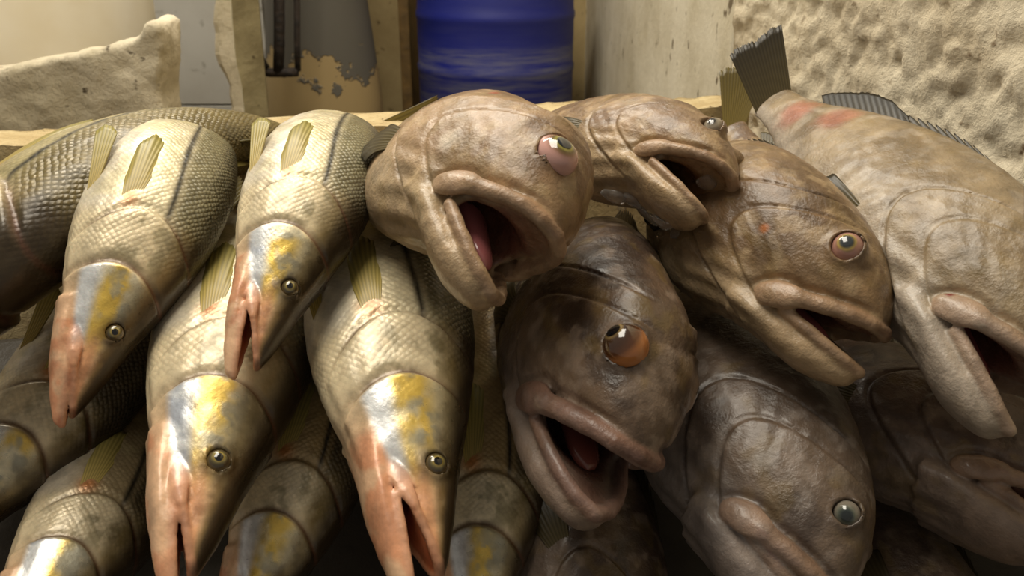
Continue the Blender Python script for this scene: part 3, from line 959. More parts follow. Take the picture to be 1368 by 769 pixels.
def drum_material():
    m, nt, b = nmat('blue_drum'); L = nt.links.new; co = objcoord(nt)
    mp = N(nt, 'ShaderNodeMapping'); mp.inputs['Scale'].default_value = (2, 2, 26); L(co, mp.inputs[0])
    n = N(nt, 'ShaderNodeTexNoise', i_Scale=2.0, i_Detail=9.0, i_Roughness=.7); L(mp.outputs[0], n.inputs['Vector'])
    # scuffed girdle where the drum has been rolled
    sp = N(nt, 'ShaderNodeSeparateXYZ'); L(co, sp.inputs[0])
    band = N(nt, 'ShaderNodeMapRange', interpolation_type='SMOOTHSTEP', i_1=.70, i_2=.76); L(sp.outputs[2], band.inputs[0])
    band2 = N(nt, 'ShaderNodeMapRange', interpolation_type='SMOOTHSTEP', i_1=.97, i_2=.93); L(sp.outputs[2], band2.inputs[0])
    mu = N(nt, 'ShaderNodeMath', operation='MULTIPLY'); L(band.outputs[0], mu.inputs[0]); L(band2.outputs[0], mu.inputs[1])
    r = N(nt, 'ShaderNodeMapRange', i_1=.40, i_2=.68, i_3=.0, i_4=.75); L(n.outputs['Fac'], r.inputs[0])
    r2 = N(nt, 'ShaderNodeMath', operation='MULTIPLY_ADD'); L(mu.outputs[0], r2.inputs[0]); r2.inputs[1].default_value = .85; r2.inputs[2].default_value = .12
    fc = N(nt, 'ShaderNodeMath', operation='MULTIPLY'); L(r.outputs[0], fc.inputs[0]); L(r2.outputs[0], fc.inputs[1])
    mx = N(nt, 'ShaderNodeMix', data_type='RGBA'); L(fc.outputs[0], mx.inputs[0])
    mx.inputs[6].default_value = rgba(srgb(24, 34, 122)); mx.inputs[7].default_value = rgba(srgb(116, 116, 122))
    L(mx.outputs[2], b.inputs['Base Color']); b.inputs['Roughness'].default_value = .5
    return m
M['drum'] = drum_material()

def peeling():
    m, nt, b = nmat('peeling_grey_paint'); L = nt.links.new; co = objcoord(nt)
    sp = N(nt, 'ShaderNodeSeparateXYZ'); L(co, sp.inputs[0])
    n = N(nt, 'ShaderNodeTexNoise', i_Scale=7.0, i_Detail=5.0, i_Roughness=.6); L(co, n.inputs['Vector'])
    # paint has come off low on the column, in ragged flakes
    a = N(nt, 'ShaderNodeMath', operation='MULTIPLY_ADD'); L(n.outputs['Fac'], a.inputs[0]); a.inputs[1].default_value = .55; L(sp.outputs[2], a.inputs[2])
    r = N(nt, 'ShaderNodeMapRange', i_1=1.155, i_2=1.165); L(a.outputs[0], r.inputs[0])
    mx = N(nt, 'ShaderNodeMix', data_type='RGBA'); L(r.outputs[0], mx.inputs[0])
    mx.inputs[6].default_value = rgba(srgb(160, 138, 96)); mx.inputs[7].default_value = rgba(srgb(92, 88, 80))
    L(mx.outputs[2], b.inputs['Base Color']); b.inputs['Roughness'].default_value = .7
    bp = N(nt, 'ShaderNodeBump', i_Strength=.6, i_Distance=.01); L(r.outputs[0], bp.inputs['Height']); L(bp.outputs[0], b.inputs['Normal'])
    return m
M['peel'] = peeling()

def slab_mesh(name, P, thick_dir, mat, nu=2, nv=2, disp=None, parent=None, smooth=False):
    """quad P (bl, br, tr, tl) made into a closed slab with thickness vector; front face is a grid that may be displaced"""
    P = [np.array(q, float) for q in P]; td = np.array(thick_dir, float)
    nrm = -td / np.linalg.norm(td)
    u = np.linspace(0, 1, nu + 1); v = np.linspace(0, 1, nv + 1)
    Uu, Vv = np.meshgrid(u, v, indexing='ij')
    G = (P[0] * ((1-Uu)*(1-Vv))[..., None] + P[1] * (Uu*(1-Vv))[..., None] + P[2] * (Uu*Vv)[..., None] + P[3] * ((1-Uu)*Vv)[..., None])
    if disp is not None: G = G + disp(G.reshape(-1, 3)).reshape(G.shape[:2] + (1,)) * nrm
    F_ = G.reshape(-1, 3); n1 = len(F_)
    idx = np.arange(n1).reshape(nu + 1, nv + 1)
    fc = [(idx[i, j], idx[i+1, j], idx[i+1, j+1], idx[i, j+1]) for i in range(nu) for j in range(nv)]
    back = [F_[idx[0, 0]] + td, F_[idx[nu, 0]] + td, F_[idx[nu, nv]] + td, F_[idx[0, nv]] + td]
    V = np.concatenate([F_, back]); b0, b1, b2, b3 = n1, n1+1, n1+2, n1+3
    fc.append((b0, b3, b2, b1))
    fc.append(tuple([b1] + [b0] + [idx[i, 0] for i in range(nu + 1)]))
    fc.append(tuple([b3] + [b2] + [idx[i, nv] for i in range(nu, -1, -1)]))
    fc.append(tuple([b0] + [b3] + [idx[0, j] for j in range(nv, -1, -1)]))
    fc.append(tuple([b2] + [b1] + [idx[nu, j] for j in range(nv + 1)]))
    o = add_mesh(name, V, fc, mat, parent, False)
    if smooth: o.data.polygons.foreach_set('use_smooth', np.array([k < nu * nv for k in range(len(fc))]))
    return o

def bevel(o, w, seg=3):
    m = o.modifiers.new('bevel', 'BEVEL'); m.width = w; m.segments = seg; m.limit_method = 'ANGLE'
    return o

def boxm(name, x0, x1, y0, y1, z0, z1, mat, parent=None, bev=0.0):
    V = [(x0,y0,z0),(x1,y0,z0),(x1,y1,z0),(x0,y1,z0),(x0,y0,z1),(x1,y0,z1),(x1,y1,z1),(x0,y1,z1)]
    Fc = [(0,3,2,1),(4,5,6,7),(0,1,5,4),(1,2,6,5),(2,3,7,6),(3,0,4,7)]
    o = add_mesh(name, V, Fc, mat, parent, False)
    if bev: bevel(o, bev)
    return o

ZR = 1.07                                            # top of the slab's back rim
def on_z(u, v, z):
    a = px(u, v, 1.0) - CP
    return CP + a * ((z - CAM_Z) / a[2])

# floor
tagS(boxm('floor', -3.2, 1.6, -1.5, 3.6, -.1, 0, M['floor']))

# right wall: far smooth blockwork, near rough plaster
A0 = np.array([.29, 3.62, 0]); A1 = np.array([.345, 1.42, 0]); B1 = np.array([.74, .10, 0])
def wallseg(name, a, b, mat, nu, nv, disp, z1=2.5):
    d = (b - a) / np.linalg.norm(b - a); out = np.array([-d[1], d[0], 0]) 
    if out[0] < 0: out = -out
    up = np.array([0, 0, z1])
    return tagS(slab_mesh(name, [a, b, b + up, a + up], out * .14, mat, nu, nv, disp, smooth=True))
def rough(Pt):
    q = Pt.copy()
    big = fbm(q * np.array([9, 9, 9]), 3, 2) - .5
    mid = fbm(q * np.array([38, 38, 46]), 7, 3) - .5
    ridg = np.abs(fbm(q * np.array([60, 40, 52]), 13, 2) - .5) * 2
    fine = fbm(q * 95, 17, 2) - .5
    return .016 * big + .013 * mid - .007 * ridg + .008 * fine + .004
def soft(Pt): return .010 * (fbm(Pt * np.array([6, 6, 6]), 23, 3) - .5) + .004 * (fbm(Pt * 30, 29, 2) - .5)
w_r = wallseg('wall_right', A1, B1, M['plaster_wall'], 300, 330, rough)
w_b = wallseg('wall_right_far', A0, A1, M['smooth_wall'], 90, 60, soft)

# far wall with glazed tiles on the left, painted beige behind the drum
YB = 3.62
tagS(boxm('wall_back', -3.0, .30, YB, YB + .14, 0, 2.5, M['beige']))
wt = tagS(boxm('wall_tiled', -2.9, -.80, YB - .35, YB - .02, 0, 2.5, M['grout']))
zj = px_y(265, 140, YB - .36)[2]
xs0 = -2.88
th, tw = .40, .40
for i in range(6):
    for k in range(-3, 5):
        z0 = zj + k * th
        if z0 < 0 or z0 > 2.2: continue
        x0 = -1.275 + (i - 4) * tw
        if x0 + tw > -.78: continue
        boxm('tile', x0 + .003, x0 + tw - .003, YB - .362, YB - .345, z0 + .003, z0 + th - .003, M['tile'], wt, .002)

# pillar with a broken edge
def pillar():
    Y0 = 2.35
    pl = [px_y(281, 0, Y0), px_y(299, 155, Y0)]; pr = [px_y(338, 0, Y0), px_y(352, 155, Y0)]
    zs = np.linspace(.0, 2.4, 90)
    xl = np.interp(zs, [pl[1][2], pl[0][2]], [pl[1][0], pl[0][0]]); xl = np.where(zs > pl[0][2], pl[0][0], xl)
    xm_ = xl + .052
    xr_ = np.interp(zs, [pr[1][2], pr[0][2]], [pr[1][0], pr[0][0]])
    rs = np.random.RandomState(4)
    nz = vnoise(np.stack([zs * 14, zs * 0, zs * 0], 1), 3) - .5
    chip = .030 * nz + .012 * (vnoise(np.stack([zs * 60, zs * 0, zs * 0], 1), 9) - .5)
    V = []; Fc = []
    for k, z in enumerate(zs):
        ch = chip[k]
        V += [(xl[k] + ch * .6, Y0 + .16, z), (xl[k] + ch, Y0 + .03, z), (xl[k] + .014 + ch * .7, Y0 + .012, z), (xm_[k] + ch * .3, Y0, z), (xr_[k], Y0 + .05, z), (xr_[k] * 1.10, Y0 + .30, z), (xl[k], Y0 + .30, z)]
    n = 7
    for k in range(len(zs) - 1):
        for j in range(n):
            a = k * n + j; b = k * n + (j + 1) % n
            Fc.append((a, b, b + n, a + n))
    Fc.append(tuple(range(n))[::-1]); Fc.append(tuple((len(zs) - 1) * n + j for j in range(n)))
    o = add_mesh('wall_pillar', V, Fc, M['block'], None, False)
    o.data.materials.append(M['pillar_shade'])
    for f in o.data.polygons:
        if f.index < (len(zs) - 1) * n and f.index % n in (3, 4): f.material_index = 1  # right faces take the painted shade colour
    return tagS(o)
pillar()

# grey column with peeling paint
def column():
    Y0 = 2.75
    a = px_y(338, 0, Y0); b = px_y(478, 0, Y0); b2 = px_y(492, 140, Y0); a2 = px_y(330, 140, Y0)
    cx = (a[0] + b[0]) / 2; r1 = (b[0] - a[0]) / 2; r0 = (b2[0] - a2[0]) / 2
    zs = np.linspace(0, 2.4, 40); V = []; Fc = []; n = 48
    for z in zs:
        r = np.interp(z, [b2[2], b[2]], [r0, r1])
        for j in range(n):
            q = 2 * math.pi * j / n
            V.append((cx + r * math.cos(q), Y0 + .16 + .16 * math.sin(q), z))
    for k in range(len(zs) - 1):
        for j in range(n):
            p_ = k * n + j; q_ = k * n + (j + 1) % n
            Fc.append((p_, q_, q_ + n, p_ + n))
    Fc.append(tuple(range(n))[::-1]); Fc.append(tuple((len(zs) - 1) * n + j for j in range(n)))
    return tagS(add_mesh('wall_column', V, Fc, M['peel'], None, True))
column()

# rusty iron bracket hanging before the column
def tubes(name, paths, r, mat, parent=None, n=10):
    V = []; Fc = []
    for path in paths:
        P = np.array(path, float); m = len(P); b0 = len(V)
        T = np.gradient(P, axis=0); T /= np.linalg.norm(T, axis=1, keepdims=True)
        for i in range(m):
            ref = np.array([0, 1., 0]) if abs(T[i, 1]) < .9 else np.array([1., 0, 0])
            s = np.cross(T[i], ref); s /= np.linalg.norm(s); t = np.cross(T[i], s)
            for j in range(n):
                q = 2 * math.pi * j / n
                V.append(P[i] + r * (s * math.cos(q) + t * math.sin(q)))
        for i in range(m - 1):
            for j in range(n):
                a = b0 + i * n + j; b = b0 + i * n + (j + 1) % n
                Fc.append((a, a + n, b + n, b))
        Fc.append(tuple(b0 + j for j in range(n))); Fc.append(tuple(b0 + (m - 1) * n + j for j in range(n - 1, -1, -1)))
    return add_mesh(name, V, Fc, mat, parent, True)
yb = 2.60
br = bpy.data.objects.new('iron_bracket', None); COL.objects.link(br); br.location = (0, 0, 0)
tagT(br, 'dark rusty iron bracket hanging between the broken pillar and the peeling grey column', 'bracket')
c0 = px_y(346, 70, yb); c1 = px_y(346, 94, yb); c2 = px_y(398, 96, yb)
tubes('hanger_bar', [[px_y(373, -260, yb), px_y(373, 60, yb), px_y(372, 95, yb)]], .016, M['rust'], br)
tubes('hanger_bar', [[px_y(396, -260, yb), px_y(397, 60, yb), px_y(398, 95, yb)]], .009, M['rust'], br)
tubes('hook', [[c0, (c0 + c1) / 2, c1, px_y(360, 97, yb), px_y(380, 97, yb), c2]], .013, M['rust'], br)
tubes('hook_tip', [[px_y(345, 66, yb), px_y(349, 80, yb), px_y(356, 92, yb)]], .012, M['rust'], br)
tubes('wall_arm', [[px_y(372, -250, yb), px_y(372, -250, yb) + np.array([0, .30, 0])]], .014, M['rust'], br)

# wooden batten beside the drum
xw0, xw1 = px_y(534, 60, 3.2)[0], px_y(548, 60, 3.2)[0]
tagT(boxm('wooden_batten', xw0, xw1, 3.2, YB, 0, 2.3, M['wood'], None, .004), 'narrow brown wooden batten upright on the wall left of the blue drum', 'batten')

# blue drum
def drum():
    Yd = 2.85
    l = px_y(548, 70, Yd); r = px_y(773, 70, Yd); cx = (l[0] + r[0]) / 2; R = (r[0] - l[0]) / 2
    R *= Yd / (Yd + .02)
    ztop = px_y(660, 0, Yd)[2] + .10
    root = bpy.data.objects.new('plastic_drum', None); COL.objects.link(root); root.location = (cx, Yd + R * .9, 0)
    tagT(root, 'scuffed dark blue plastic drum standing on the floor behind the fish', 'drum')
    prof = [(0, 0), (R * .90, 0), (R * .97, .02), (R * .985, .06), (R, .10)]
    z0 = px_y(660, 24, Yd)[2]; z1 = px_y(660, 98, Yd)[2]
    for zc in (.30, z1 + .0, z0):
        prof += [(R, zc - .022), (R * 1.012, zc - .014), (R * 1.012, zc + .002), (R * .997, zc + .010)]
    prof += [(R * .99, z0 + .04), (R * .965, ztop - .04), (R * .92, ztop - .012), (R * .86, ztop), (R * .84, ztop - .02), (0, ztop - .02)]
    n = 72; V = []; Fc = []
    for (rr, z) in prof:
        for j in range(n):
            q = 2 * math.pi * j / n; V.append((max(rr, .001) * math.cos(q), max(rr, .001) * math.sin(q), z))
    for k in range(len(prof) - 1):
        for j in range(n):
            a = k * n + j; b = k * n + (j + 1) % n; Fc.append((a, b, b + n, a + n))
    o = add_mesh('shell', V, Fc, M['drum'], root, True)
    # screw bungs and top ring
    for sx in (-.5, .5):
        q = [( .06 * math.cos(t) + sx * R, .06 * math.sin(t), ztop - .015) for t in np.linspace(0, 2*math.pi, 24)]
        tubes('bung', [q], .012, M['drum'], root, 8)
drum()

# left: worn white block wall with a big tub standing behind it
def left_block():
    Yk = 1.52
    out = [(-260, 150), (-120, 118), (0, 92), (60, 80), (130, 66), (178, 52), (188, 44), (190, 32), (196, 27), (208, 27), (215, 36), (217, 80), (213, 120), (218, 160), (218, 230), (218, 420)]
    top = [px_y(u, v, Yk) for u, v in out]
    F0 = [(q[0], q[2]) for q in top] + [(top[-1][0], 0.0), (top[0][0], 0.0)]
    # resample the outline, then front grid by triangle fill
    bm = bmesh.new(); vs = [bm.verts.new((x, Yk, z)) for x, z in F0]
    f = bm.faces.new(vs)
    r = bmesh.ops.extrude_face_region(bm, geom=[f])
    bmesh.ops.translate(bm, vec=(0, .10, 0), verts=[g for g in r['geom'] if isinstance(g, bmesh.types.BMVert)])
    bmesh.ops.recalc_face_normals(bm, faces=bm.faces)
    me = bpy.data.meshes.new('wall_left'); bm.to_mesh(me); bm.free(); me.materials.append(M['block'])
    o = bpy.data.objects.new('wall_left', me); COL.objects.link(o)
    bevel(o, .012, 4)
    m = o.modifiers.new('remesh', 'REMESH'); m.mode = 'VOXEL'; m.voxel_size = .008; m.use_smooth_shade = True
    t = bpy.data.textures.new('lumps', 'CLOUDS'); t.noise_scale = .05; t.noise_depth = 4
    d = o.modifiers.new('lumps', 'DISPLACE'); d.texture = t; d.strength = .018; d.mid_level = .5; d.texture_coords = 'GLOBAL'
    return tagS(o)
left_block()
tagS(slab_mesh('trim_counter', [np.array(q) for q in ((-2.6, 1.63, .93), (-.68, 1.63, .93), (-1.06, 2.55, .93), (-2.6, 2.55, .93))], (0, 0, -.93), M['block']))
def tub():
    Yt = 1.66
    e = px_y(188, 40, 2.05)                       # right edge of the tub
    R = .42; cx = e[0] - R; cy = 2.07; zb = .93
    root = bpy.data.objects.new('plastic_tub', None); COL.objects.link(root); root.location = (cx, cy, zb)
    tagT(root, 'large milky white plastic tub standing behind the worn white block', 'tub')
    prof = [(0, 0), (.95 * R, 0), (.985 * R, .012), (R, .04), (R * 1.0, .25), (R * 1.005, .5), (R * .98, .5), (R * .975, .05), (0, .03)]
    n = 80; V = []; Fc = []
    for (rr, z) in prof:
        for j in range(n):
            q = 2 * math.pi * j / n; V.append((max(rr, .001) * math.cos(q), max(rr, .001) * math.sin(q), z))
    for k in range(len(prof) - 1):
        for j in range(n):
            a = k * n + j; b = k * n + (j + 1) % n; Fc.append((a, b, b + n, a + n))
    add_mesh('shell', V, Fc, M['tub'], root, True)
    tubes('rim', [[(R * 1.01 * math.cos(t), R * 1.01 * math.sin(t), .5) for t in np.linspace(0, 2 * math.pi, 81)]], .014, M['tub'], root)
tub()

# sloping concrete display slab with a back rim; the fish lie on it
def display():
    root = bpy.data.objects.new('display_slab', None); COL.objects.link(root)
    tagT(root, 'cream concrete display slab with raised back rim under the heap of fish', 'slab')
    a = on_z(300, 160, ZR); b = on_z(980, 125, ZR)
    d = (b - a); sl = d[1] / d[0]
    xl, xr = -1.15, .335
    def yy(x): return a[1] + (x - a[0]) * sl
    w = .10
    P = [(xl, yy(xl) - w, ZR), (xr, yy(xr) - w, ZR), (xr, yy(xr), ZR), (xl, yy(xl), ZR)]
    rm = slab_mesh('rim', [np.array(q) for q in P], (0, 0, -.55), M['rim'], 120, 8,
                   lambda q: .012 * (fbm(q * 16, 5, 3) - .5) + .008 * (fbm(q * 60, 8, 2) - .5), root, True)
    # bed: slopes from the rim down to the front
    y1, z1, y0, z0 = 1.05, .84, .30, .55
    V = []
    for x in (xl, .60):
        V += [(x, y0, z0), (x, yy(min(x, xr)) - w * .8, z1), (x, yy(min(x, xr)) - w * .8, z1 - .10), (x, y0, z0 - .10)]
    Fc = [(0, 4, 5, 1), (1, 5, 6, 2), (2, 6, 7, 3), (3, 7, 4, 0), (0, 1, 2, 3), (4, 7, 6, 5)]
    bevel(add_mesh('bed', V, Fc, M['floor'], root, False), .01)  # dark bed colour stands in for shade in the gaps between fish
    boxm('leg', xl + .05, xl + .25, .40, 1.0, 0, .46, M['block'], root)
    boxm('leg', .30, .50, .40, .62, 0, .46, M['block'], root)
display()

# ------------------------------------------------------------------ the fish of the pile
GS, GG = 'silver snook laid out in the heap', 'brown groupers laid out in the heap'
FISH = [
 dict(id='S3', tail_cam=(1, 0.22, -0.1), kind='snook', L=.57, D=.78, fwd=(-.15, -.70, .68), up=(.95, -.15, -.25), gape=.22, seed=3, ky=-2.0,
      lm=[('eye', (388, 378)), ('snout', (345, 488)), ('jaw', (312, 500)), (('top', .30), (478, 340), .6), (('top', .50), (518, 200), .6),
          (('bot', .16), (299, 385), .7), (('bot', .38), (332, 235), .7), (('side', .355, -.3), (385, 232)), (('side', .55, .25), (462, 165))],
      label='silver snook with yellowish fin lying on top, right against the gaping grouper'),
 dict(id='S2', rs=0.15, ks=0.15, tail_cam=(1, 0.05, -0.6), kind='snook', L=.57, D=.80, fwd=(-0.22, -0.62, 0.74), up=(0.9, -0.3, -0.25), gape=.12, seed=5, ky=-2.0,
      lm=[('eye', (150, 435)), ('snout', (98, 560)), ('jaw', (85, 566)), (('top', .30), (258, 420), .5), (('top', .50), (318, 240), .7), (('bot', .16), (70, 420), .7), (('bot', .38), (128, 250), .7), (('side', .355, -.3), (175, 266)), (('side', .55, .25), (262, 185)), (('side', .68, .1), (262, 165)), (('side', .85, .1), (275, 168), .6)],
      label='silver snook with dark lateral line, second from the left in the upper row'),
 dict(id='S1', kz=0, ks=0.08, tail_cam=(1, 0.2, 0), ls=0.03, fix=(8, 322, 0.86), dk=0.45, kind='snook', L=0.76, D=0.8, fwd=(-0.34, -0.74, 0.56), up=(0.72, -0.1, 0.55), gape=.1, seed=8, ky=-1.5, olive=(118, 102, 58), cream=(170, 156, 112), rs=0.06,
      lm=[(('side', .24, -.3), (18, 268), .7), (('top', .30), (75, 400), .8), (('top', .45), (130, 300)), (('top', .60), (168, 215)), (('side', .75, .0), (120, 168), .6)],
      label='dull olive snook cut by the left edge of the picture, below the concrete block'),
 dict(id='S5', tail_cam=(0, -0.3, -1), kind='snook', L=.68, D=.75, fwd=(.20, -.67, .68), up=(.95, .05, -.30), gape=.30, seed=11, ky=-.7, kz=.3,
      lm=[('eye', (577, 622), 1.5), ('snout', (605, 775)), ('jaw', (550, 790)), (('top', .32), (655, 480), .7), (('top', .20), (640, 570), .6), (('bot', .30), (413, 480), .8), (('bot', .16), (462, 610), .8),
          (('side', .355, -.3), (485, 412)), (('side', .24, 0), (545, 505)), (('side', .75, .0), (528, 265), .6)],
      label='large silver snook with orange-based pectoral fin, mouth open at the bottom edge'),
 dict(id='S4', tail_cam=(0, -0.3, -1), kind='snook', L=.64, D=.76, fwd=(.05, -.70, .70), up=(.95, -.1, -.2), gape=.28, seed=14, ky=-.8,
      lm=[('eye', (285, 610), 1.5), ('snout', (262, 775)), ('jaw', (235, 785)), (('bot', .16), (192, 625), .8), (('bot', .27), (205, 500), .7), (('top', .22), (395, 600), .6), (('side', .24, 0), (295, 492))],
      label='snook with pale blue cheek, lying under the snout of the topmost snook'),
 dict(id='S6', tail_cam=(0, -0.3, -1), kind='snook', L=.57, D=.88, fwd=(-.45, -.60, .62), up=(.80, -.5, -.1), gape=.1, seed=17, ky=-.5, olive=(84, 72, 48), cream=(170, 150, 112), rs=.2,  # lower snook: darker cream and olive, largely shade put into the colour
      lm=[(('side', .24, 0), (55, 560)), (('top', .34), (180, 570), .7), (('side', .45, .0), (120, 460)), ('eye', (-30, 690)), (('bot', .30), (0, 480), .5)],
      label='brownish snook low at the left edge, its gill cover just inside the picture'),
 dict(id='S7', tail_cam=(0, -0.3, -1), kind='snook', L=.57, D=.80, fwd=(-.40, -.60, .66), up=(.80, -.5, -.1), gape=.1, seed=19, ky=-.5, olive=(84, 72, 48), cream=(170, 150, 112), rs=.2,  # darkened colours again carry shade of the lower layer
      lm=[(('side', .24, 0), (120, 710)), (('top', .34), (235, 680), .5), (('side', .45, .0), (165, 620)), ('eye', (50, 830)), (('bot', .24), (0, 720), .5)],
      label='brownish snook in the bottom left corner, only its gill cover and shoulder showing'),
 dict(id='S8', tail_cam=(0, -0.3, -1), kind='snook', L=.56, D=.80, fwd=(-.20, -.70, .64), up=(.95, -.2, -.2), gape=.1, seed=23, ky=-.5, olive=(84, 72, 48), cream=(188, 160, 110), rs=.2,  # skin tones darkened, partly painted shade between the larger snook
      lm=[(('side', .24, 0), (380, 675)), (('top', .30), (470, 650), .6), (('bot', .30), (320, 640), .6), ('eye', (360, 790)), (('side', .40, 0), (415, 590))],
      label='snook wedged deep between two larger snook at the bottom, showing gold gill cover'),
 dict(id='S9', tail_cam=(0, -0.3, -1), kind='snook', L=.56, D=.82, fwd=(-.05, -.70, .66), up=(.95, 0, -.25), gape=.1, seed=27, ky=-.5, olive=(84, 72, 48), cream=(188, 160, 110), rs=.2,  # skin tones darkened, partly painted shade of the gap
      lm=[(('side', .24, 0), (655, 700)), (('top', .30), (722, 660), .6), (('bot', .30), (600, 660), .4), ('eye', (650, 800)), (('side', .40, 0), (655, 590))],
      label='snook in the gap left of the bulging-eyed grouper, only a gold strip showing'),
 # groupers
 dict(id='G1', spots=[(.225, -.005, .022, (214, 198, 176), .75), (.31, .13, .010, (190, 80, 60), .6)], asym=1, sy=1.06, sz=1.08, eye_el=1.3, kz=0, ks=0.12, ls=0.06, brow=0.032, kind='grouper', L=0.55, D=.75, fwd=(0.58, -0.45, 0.68), up=(0.66, 0.74, 0), gape=0.5, seed=2, ky=-1.6, eye_style='pink', eye_out=0.08, eye_s=1.4, lid=.98, look=(-0.55, 0.8, 0.6), rs=0.12,
      tgc=(176, 104, 104), tg=1.1, col=(160, 130, 96), dark=(120, 92, 64),
      lm=[('eye', (745, 203)), ('corner', (586, 238)), ('snout', (742, 328)), ('jaw', (645, 378), 1.3), (('top', .12), (812, 200), .8), (('top', .30), (700, 128), .8), (('side', .34, -.3), (535, 220), .8)],
      label='brown grouper with gaping mouth, red tongue and pink popped eye, topmost in the middle'),
 dict(id='G2', tgc=(120, 66, 56), tail_cam=(0, -0.3, -1), asym=1, brow=0.015, gs=0.04, sy=0.9, kind='grouper', L=.58, D=0.78, fwd=(0.42, -0.5, 0.74), up=(0.58, 0.78, 0.2), gape=0.36, seed=4, ky=-0.9, eye_style='brown', eye_out=0.28, eye_s=1.22, lid=.99, look=(0.1, 1, 0.32), rs=0.12,
      col=(108, 86, 66), dark=(60, 46, 36), pale=(150, 132, 118), lip=(132, 94, 80), mouth=(96, 58, 46),
      lm=[('eye', (830, 458)), ('corner', (693, 545)), ('snout', (862, 592)), ('jaw', (768, 688)), (('top', .12), (912, 450), .4), (('top', .30), (880, 290), .5)],
      label='dark grouper with large bulging amber eye and drooping jaw, below the gaping grouper'),
 dict(id='G3', tail_cam=(-1, -0.3, -0.6), sz=0.86, ks=0.3, kz=0.2, col=(152, 124, 92), dark=(114, 88, 62), kind='grouper', L=.47, D=0.86, fwd=(.65, -.32, .68), up=(.45, .80, -.1), gape=0.36, seed=6, ky=-0.6, eye_style='sunk', eye_out=0.05, mouth=(120, 84, 48), rs=.5,
      lm=[('eye', (960, 172)), ('corner', (855, 208)), ('snout', (985, 235)), ('jaw', (925, 275), 1.5), (('top', .08), (1000, 190), .8), (('top', .33), (890, 130), .8), (('side', .36, .2), (808, 170), .8), (('top', .52), (800, 112), .5)],
      label='small brown grouper with sunken eye lying behind, its half-open mouth turned right'),
 dict(id='G4', spots=[(.234, .025, .009, (176, 100, 36), .9)], tail_cam=(0, -0.3, -1), look=(-0.12, 0.95, 0.24), eye_s=1.1, kind='grouper', L=.53, D=0.8, fwd=(.60, -.52, .60), up=(.55, .78, .0), gape=.34, seed=9, ky=-2.0, eye_style='lid', eye_out=0.3, col=(142, 114, 80), dark=(104, 80, 54),
      lm=[('eye', (1130, 325)), ('corner', (1003, 392)), ('snout', (1185, 430)), ('jaw', (1140, 492)), (('top', .10), (1185, 360), .7), (('top', .30), (1085, 212), .7), (('side', .37, -.5), (925, 315), .8), (('bot', .14), (1035, 475), .6)],
      label='brown grouper with yellow-ringed eye over a pink lid, beside the large pale grouper'),
 dict(id='G5', spots=[(.86, .01, .05, (176, 92, 76), .55), (.73, .05, .045, (170, 84, 68), .55), (.172, -.050, .007, (110, 20, 16), 1.0)], tail_cam=(-0.25, 1, -0.1), tail_spread=0.16, tail_len=0.17, pec=(0.43, -0.5), kind='grouper', L=0.54, D=.74, fwd=(0.3, -0.7, 0.62), up=(0.8, 0.55, 0.1), gape=.36, seed=12, ky=-.5, eye_style='lid', col=(160, 140, 110), dark=(124, 104, 74), pale=(176, 164, 150), ls=0.08,
      lm=[('corner', (1240, 402), 1.3), ('jaw', (1345, 575), 1.2), ('snout', (1435, 510), .8), (('top', .95), (1075, 128)), (('bot', .95), (1010, 165)), (('top', .55), (1270, 200), .8), (('bot', .45), (1130, 300), .4)],
      label='largest and palest grouper with raised tail, lying against the rough plaster wall'),
 dict(id='G6', eye_s=0.85, tail_cam=(0, -0.3, -1), look=(-0.5, 0.9, -0.2), sz=1.12, kind='grouper', L=0.57, D=.79, fwd=(0.3, -0.55, 0.77), up=(0.8, 0.55, 0), gape=.14, seed=15, ky=-0.7, eye_style='grey', eye_out=.15, col=(110, 92, 76), dark=(78, 64, 54), pale=(150, 138, 130), rs=0.15,
      lm=[('eye', (1132, 687)), ('corner', (962, 668)), ('snout', (1110, 785), .6), (('top', .16), (1168, 640), .7), (('top', .33), (1120, 530), .6), (('side', .285, 0), (985, 560), .6), (('side', .48, 0), (935, 470), .7)],
      label='dark grey-brown grouper with small greyish eye at the bottom, under two brown groupers'),
 dict(id='G7', tail_cam=(0, -0.3, -1), kind='grouper', L=.52, D=.84, fwd=(.60, -.42, .68), up=(.70, .60, -.2), gape=.15, seed=18, ky=-.6, eye_style='grey', col=(104, 84, 70), dark=(76, 60, 50), pale=(140, 122, 108), rs=.2,
      lm=[('corner', (1268, 612)), ('jaw', (1430, 740)), (('side', .37, -.2), (1165, 540)), (('bot', .20), (1240, 650), .8)],
      label='dark grouper half hidden below the jaw of the palest grouper at the right edge'),
 dict(id='G8', tail_cam=(0, -0.3, -1), fix=(1235, 880, 0.84), kind='grouper', L=0.42, D=0.83, fwd=(0.1, -0.7, 0.68), up=(.85, .40, .0), gape=.1, seed=21, ky=-.5, eye_style='grey', col=(108, 90, 74), dark=(80, 64, 54), pale=(140, 124, 110), rs=.2,
      lm=[(('side', .40, 0), (1240, 690)), (('bot', .40), (1150, 760), .5), (('top', .40), (1330, 700), .5), ('eye', (1360, 880), .5)],
      label='brown grouper flank in the bottom right corner with its head out of the picture'),
 dict(id='G9', tail_cam=(0, -0.3, -1), kind='grouper', L=.48, D=0.81, fwd=(.20, -.70, .66), up=(.90, .30, .0), gape=.1, seed=24, ky=-.5, eye_style='grey', col=(104, 84, 64), dark=(76, 60, 48), pale=(150, 132, 118), rs=.2,
      lm=[(('side', .40, 0), (780, 730)), (('bot', .40), (700, 740), .5), (('top', .40), (860, 720), .5), ('eye', (860, 900), .5)],
      label='brown grouper almost buried at the bottom below the bulging-eyed grouper'),
